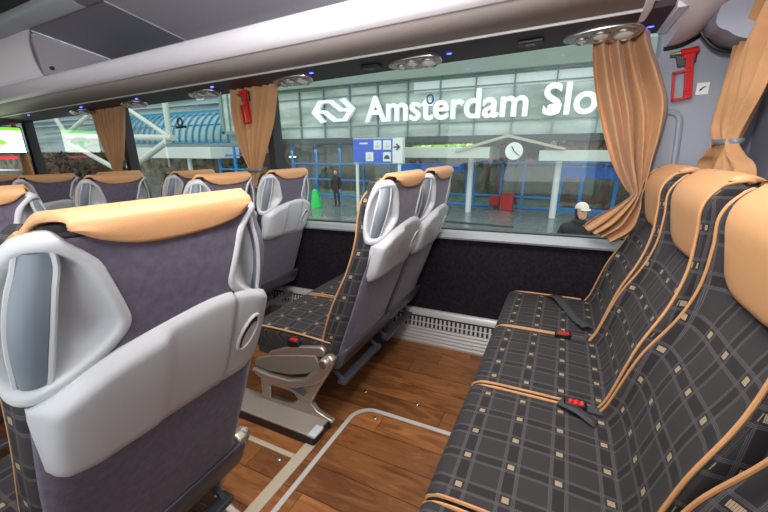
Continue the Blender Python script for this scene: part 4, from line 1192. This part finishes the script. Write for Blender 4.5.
make('slab', MB().box(-24.6, -17.3, 14, 16, .95, 1.55), WSTEEL, lc, tilt=True, bevel=.02)
make('post', MB().cyl((-19.6, 14.4, GZ), (-19.6, 14.4, .95), .12, n=12), WSTEEL, lc, tilt=True)
br_ = thing('blue_railing', 'blue metal railing left of the curtain with the red hammer', 'railing', (-16.5, 15, GZ))
mb = MB()
for x in (-17.85, -16.6, -15.3): mb.box(x-.06, x+.06, 14.95, 15.05, GZ, 1.6)
for z in (.36, 1.12): mb.box(-17.85, -15.3, 14.96, 15.04, z-.04, z+.04)
make('bars', mb, BLUES, br_, smooth=False, tilt=True)
# greenery
def bush(name, label, cx, cy_, z0, sx, sy, sz, m1, n=520, leaf=.16, seed=0, grp=None):
    r = random.Random(seed); mb = MB()
    mb.sphere((cx, cy_, z0+sz*.5), 1, 18, 10, (sx*.42, sy*.42, sz*.44))
    for _ in range(n):
        th = r.uniform(0, 2*PI); ph = math.acos(r.uniform(-1, 1)); q = r.uniform(.8, 1.05)
        p = Vector((cx+sx*.5*q*math.sin(ph)*math.cos(th), cy_+sy*.5*q*math.sin(ph)*math.sin(th), z0+sz*.5+sz*.5*q*math.cos(ph)))
        a = Vector((r.uniform(-1, 1), r.uniform(-1, 1), r.uniform(-1, 1))).normalized()*leaf; b = Vector((r.uniform(-1, 1), r.uniform(-1, 1), r.uniform(-1, 1))).normalized()*leaf*.7
        mb.add([p-a, p-b, p+a, p+b], [(0, 1, 2, 3)])
    t = thing(name, label, 'shrub' if name == 'shrub' else 'tree', (cx, cy_, GZ), grp)
    make('foliage', mb, m1, t, smooth=False, recalc=False)
    make('trunk', MB().cyl((cx, cy_, GZ-.4), (cx, cy_, z0+sz*.4), .12, .06, n=8), BRN, t)
BRN = mat('brown_bark', (70, 52, 40), .9)
G1 = mat('bright_green_leaves', (112, 150, 60), .7, noise=.35, nscale=3); G2 = mat('dark_green_leaves', (44, 66, 34), .8, noise=.4, nscale=3); G3 = mat('yellow_brown_leaves', (120, 104, 50), .8, noise=.4, nscale=2)
bush('shrub', 'bright green foliage under the facade above the left white canopy slab', -6.3, 19.4, 1.15, 4.4, 1.6, 1.2, G1, 800, .14, 1)
bush('shrub', 'dark green foliage under the facade above the gable with the clock', -2.2, 19.4, 1.3, 4.2, 1.6, 1.1, G2, 700, .14, 2)
bush('tree', 'yellow-brown tree behind the low white canopy left of the tall blue railing', -22.5, 16.8, -1.2, 3.4, 1.4, 2.2, G3, 700, .16, 3)
bush('tree', 'dark brownish tree row seen through the far left window', -36, 16, -1.1, 16, 3, 3.3, mat('brown_leaves', (74, 58, 44), .9, noise=.4, nscale=2), 1500, .22, 4)
bush('tree', 'dark green tree between the yellow-brown tree and the blue railing', -19.0, 17.4, -1.2, 3.6, 1.6, 2.3, G2, 700, .15, 5)

# green bin and passer-by, far off
gb = thing('green_waste_bin', 'bright green tapered bin seen over the seat ahead, before the station', 'bin', (-10.6, 14.2, GZ))
BG = mat('bright_green_plastic', (40, 215, 90), .45, emit=(40, 215, 90), estr=.0)
make('bin_body', MB().tube([(-10.6, 14.2, GZ+.0), (-10.62, 14.2, -.9), (-10.66, 14.2, -.5)], [.27, .22, .14], 18), BG, gb, tilt=True)
make('lid', MB().sphere((-10.66, 14.2, -.5), .145, 14, 8, (1, 1, .6)), BG, gb, tilt=True)

def skin_person(name, label, joints, edges, m, loc, parts=(), cat='person'):
    me = bpy.data.meshes.new('body'); names = list(joints)
    root = thing(name, label, cat, loc)
    me.from_pydata([tuple(Vector(joints[n][0])) for n in names], [(names.index(a), names.index(b)) for a, b in edges], [])
    o = bpy.data.objects.new('body', me); COL.objects.link(o); o.parent = root
    md = o.modifiers.new('skin', 'SKIN'); md.use_smooth_shade = True
    for i, n in enumerate(names):
        r = joints[n][1]; me.skin_vertices[0].data[i].radius = (r, r) if not isinstance(r, tuple) else r
    me.skin_vertices[0].data[0].use_root = True
    md = o.modifiers.new('sub', 'SUBSURF'); md.levels = 2; md.render_levels = 2
    me.materials.append(m)
    return root, o
JK = mat('black_jacket_cloth', (26, 27, 30), .8, sheen=.2); SKINM = mat('skin', (214, 160, 134), .55)
J = {'pelvis': ((0, 0, .95), (.17, .12)), 'waist': ((0, 0, 1.08), (.16, .12)), 'chest': ((0, -.01, 1.28), (.19, .14)), 'top': ((0, 0, 1.42), (.13, .11)), 'neck': ((.01, -.02, 1.50), .062), 'nk2': ((.02, -.03, 1.545), .055),
     'shL': ((.19, 0, 1.39), .075), 'elL': ((.26, -.03, 1.13), .058), 'wrL': ((.10, -.24, 1.18), .042), 'shR': ((-.19, 0, 1.39), .075), 'elR': ((-.27, .02, 1.12), .058), 'wrR': ((-.24, -.10, .88), .042),
     'hipL': ((.10, 0, .88), .10), 'knL': ((.11, -.02, .50), .065), 'anL': ((.11, .02, .10), .048), 'toL': ((.12, -.14, .045), .04),
     'hipR': ((-.10, 0, .88), .10), 'knR': ((-.11, -.01, .50), .065), 'anR': ((-.11, .03, .10), .048), 'toR': ((-.12, -.13, .045), .04)}
E_ = [('pelvis', 'waist'), ('waist', 'chest'), ('chest', 'top'), ('top', 'neck'), ('neck', 'nk2'), ('top', 'shL'), ('shL', 'elL'), ('elL', 'wrL'), ('top', 'shR'), ('shR', 'elR'), ('elR', 'wrR'), ('pelvis', 'hipL'), ('hipL', 'knL'), ('knL', 'anL'), ('anL', 'toL'), ('pelvis', 'hipR'), ('hipR', 'knR'), ('knR', 'anR'), ('anR', 'toR')]
ploc = (.24, 6.2, GZ-.03)
pr_, bo = skin_person('person', 'person in a dark jacket and pale cap standing outside holding a red cup', J, E_, JK, ploc)
def PP(p): return (p[0]+ploc[0], p[1]+ploc[1], p[2]+ploc[2])
# head: shaped profile of stacked rings, face turned to the bus and slightly to the right
hd = []
hc = Vector((.03, -.04, 1.66))
FD = Vector((.45, -.89, 0)); SD = Vector((.89, .45, 0))
prof = [(-.125, .030, .028, .03), (-.105, .055, .045, .035), (-.075, .074, .058, .02), (-.04, .086, .068, .006), (0, .094, .074, 0), (.04, .097, .076, -.004), (.075, .088, .072, -.008), (.105, .062, .055, -.012), (.122, .025, .022, -.014)]
for dz_, fr_, sr, sh_ in prof:
    ring = []
    for k in range(20):
        a = 2*PI*k/20; f_ = math.cos(a); s_ = math.sin(a)
        p = hc+Vector((0, 0, dz_))+FD*(f_*fr_+sh_)+SD*(s_*sr)
        if k == 0 and -.05 < dz_ < .02: p += FD*(.022 if dz_ < -.01 else .012)
        ring.append(PP(p))
    hd.append(ring)
n_ = len(hd)
mb = MB().grid(hd, closed_v=True)
for s in (-1, 1): mb.sphere(PP(hc+SD*s*.076+Vector((0, 0, -.01))), .022, 8, 6, (.5, .6, 1.2))
head = make('head', mb, SKINM, pr_, angle=80)
for s in (-1, 1): make('eye', MB().sphere(PP(hc+FD*.088+SD*s*.03+Vector((0, 0, .005))), .009, 8, 6), BLACK, head)
make('mouth', MB().sphere(PP(hc+FD*.083+Vector((0, 0, -.062))), .018, 8, 5, (1, .6, .25)), mat('lips', (170, 100, 90), .6), head)
cap = []
for k in range(8):
    t = PI/2*k/7
    cap.append([PP(hc+Vector((0, 0, .035+.10*math.sin(t)))+FD*(math.cos(a)*(.108*math.cos(t)+.002))+SD*(math.sin(a)*(.090*math.cos(t)+.002))) for a in [2*PI*q/20 for q in range(20)]])
mb = MB().grid(cap, closed_v=True)
CAPM = mat('pale_cap_cloth', (228, 216, 200), .8)
cp_ = make('cap', mb, CAPM, pr_, angle=80, solid=.004)
vis = [[PP(hc+Vector((0, 0, .045-.02*r))+FD*(.095+.075*r*math.cos(a))+SD*(.075*math.sin(a))) for a in [(-PI/2+PI*q/10) for q in range(11)]] for r in (0, .5, 1)]
make('visor', MB().grid(vis), CAPM, cp_, solid=.005)
mb = MB()
hr = []
for dz_, sc_h in ((-.10, .9), (-.05, 1.06), (0, 1.1), (.045, 1.08)):
    hr.append([PP(hc+Vector((0, 0, dz_))+FD*(math.cos(a)*.094*sc_h-.006)+SD*(math.sin(a)*.080*sc_h)) for a in [PI*.42+PI*1.16*q/14 for q in range(15)]])
make('hair', MB().grid(hr), mat('dark_brown_hair', (50, 34, 28), .8), pr_, solid=.008)
# scarf / collar
make('collar', MB().tube([PP(Vector((.01+.078*math.cos(a), -.02+.075*math.sin(a), 1.50))) for a in [2*PI*q/20 for q in range(20)]], .034, 8, closed=True), JK, pr_)
# hand with five bent fingers closed round the cup
hw_ = Vector((.085, -.262, 1.20)); cupc = Vector((.045, -.315, 1.20))
mb = MB(); mb.sphere(PP(hw_), .038, 12, 8, (.8, 1.0, 1.1)); mb.tube([PP((.115, -.225, 1.185)), PP(hw_)], [.030, .034], 8)
for k, (zz, ln) in enumerate(((.030, .95), (.010, 1.05), (-.010, 1.0), (-.029, .8))):
    pts = [PP(cupc+Vector((.052*math.cos(a), .052*math.sin(a), zz))) for a in [math.radians(20)-q*math.radians(32)*ln for q in range(5)]]
    mb.tube(pts, [.0095, .009, .0088, .008, .006], 8)
pts = [PP(cupc+Vector((.05*math.cos(a), .05*math.sin(a), .022+.006*q))) for q, a in enumerate([math.radians(50+32*q) for q in range(4)])]
mb.tube(pts, [.012, .011, .010, .007], 8)
make('hand', mb, SKINM, pr_)
mb = MB().sphere(PP((-.235, -.12, .83)), .036, 12, 8, (.5, .9, 1.2))
for k in range(4): mb.tube([PP((-.235, -.15+.018*k, .80)), PP((-.228, -.152+.018*k, .765)), PP((-.215, -.148+.018*k, .735+.005*abs(k-1.5)))], [.0095, .009, .007], 8)
mb.tube([PP((-.225, -.15, .84)), PP((-.215, -.175, .80)), PP((-.212, -.18, .775))], [.011, .010, .007], 8)
make('hand', mb, SKINM, pr_)
ccp = thing('drinking_cup', 'small red and white paper cup held by the person outside', 'cup', PP(cupc-Vector((0, 0, .05))))
cc0 = Vector(PP(cupc))
make('cup_wall', MB().tube([cc0+Vector((0, 0, -.055)), cc0+Vector((0, 0, .03))], [.030, .038], 18), mat('red_cup', (196, 50, 60), .5), ccp)
make('cup_lid', MB().tube([cc0+Vector((0, 0, .03)), cc0+Vector((0, 0, .045))], [.041, .038], 18), WHITE, ccp)
# distant passer-by near the green bin
J2 = {k: ((v[0][0]*1.0, v[0][1], v[0][2]) if True else None, v[1]) for k, v in J.items()}
J2['wrL'] = ((.25, -.1, .88), .042); J2['elL'] = ((.27, 0, 1.12), .058)
p2l = (-10.0, 15.0, GZ+.14)
p2, b2 = skin_person('person', 'distant person in dark clothing standing beside the bright green bin', J2, E_, mat('dark_brown_coat', (52, 36, 32), .8), p2l)
h2 = make('head', MB().sphere((p2l[0]+.02, p2l[1]-.03, p2l[2]+1.655), .1, 14, 10, (.8, .95, 1.22)).sphere((p2l[0]+.03, p2l[1]-.13, p2l[2]+1.64), .02, 8, 6), SKINM, p2)
make('hair', MB().sphere((p2l[0]+.01, p2l[1]+.0, p2l[2]+1.69), .105, 14, 8, (.85, .9, 1)), BLACK, p2)
for s in (-1, 1):
    mb = MB().sphere((p2l[0]+s*.245, p2l[1]-.12, p2l[2]+.83), .036, 10, 7, (.5, .9, 1.2))
    for k in range(4): mb.tube([(p2l[0]+s*.245, p2l[1]-.15+.018*k, p2l[2]+.80), (p2l[0]+s*.235, p2l[1]-.15+.018*k, p2l[2]+.74)], [.0095, .007], 6)
    mb.tube([(p2l[0]+s*.235, p2l[1]-.15, p2l[2]+.84), (p2l[0]+s*.22, p2l[1]-.175, p2l[2]+.79)], [.011, .008], 6)
    make('hand', mb, SKINM, p2)

# ------------------------------------------------------------------ light
wd = bpy.data.worlds.new('world'); SC.world = wd; wd.use_nodes = True; nt = wd.node_tree
bg = nt.nodes['Background']
tcw = nt.nodes.new('ShaderNodeTexCoord'); spw = nt.nodes.new('ShaderNodeSeparateXYZ'); nt.links.new(tcw.outputs['Generated'], spw.inputs[0])
rw = nt.nodes.new('ShaderNodeValToRGB'); rw.color_ramp.elements[0].position = .0; rw.color_ramp.elements[0].color = (.68, .76, .77, 1); rw.color_ramp.elements[1].position = 1; rw.color_ramp.elements[1].color = (.90, .95, .98, 1)
nt.links.new(spw.outputs[2], rw.inputs[0]); nt.links.new(rw.outputs[0], bg.inputs[0]); bg.inputs[1].default_value = 1.8
def area(name, loc, rot, sx, sy, power, col=(1, 1, 1)):
    l = bpy.data.lights.new(name, 'AREA'); l.shape = 'RECTANGLE'; l.size = sx; l.size_y = sy; l.energy = power; l.color = col
    o = bpy.data.objects.new(name, l); COL.objects.link(o); o.location = loc; o.rotation_euler = rot; return o
area('aisle_ceiling_light', (-.3, .75, 2.27), (0, 0, 0), 1.2, .7, 40, (1, .97, .92))
area('front_ceiling_light', (-3.4, .7, 2.27), (0, 0, 0), 2.4, .4, 7, (1, .92, .84))
area('flash_light', (-.18, -.2, 1.68), (math.radians(128), 0, math.radians(10)), .12, .12, 32, (1, .98, .98))
area('left_window_fill', (-.6, -.36, 1.25), (math.radians(100), 0, 0), 1.6, .7, 5, (.92, .96, 1))  # added fill light, standing in for daylight through the left windows
area('station_hall_light', (-3, 19.5, 1.7), (0, 0, 0), 9, 2.5, 450, (1, .97, .9))
area('station_side_light', (-13, 19.5, 1.7), (0, 0, 0), 6, 2.5, 260, (1, .97, .9))
v = SC.view_settings; v.view_transform = 'Standard'; v.look = 'None'; v.gamma = 1; v.use_curve_mapping = False; v.exposure = 0.0
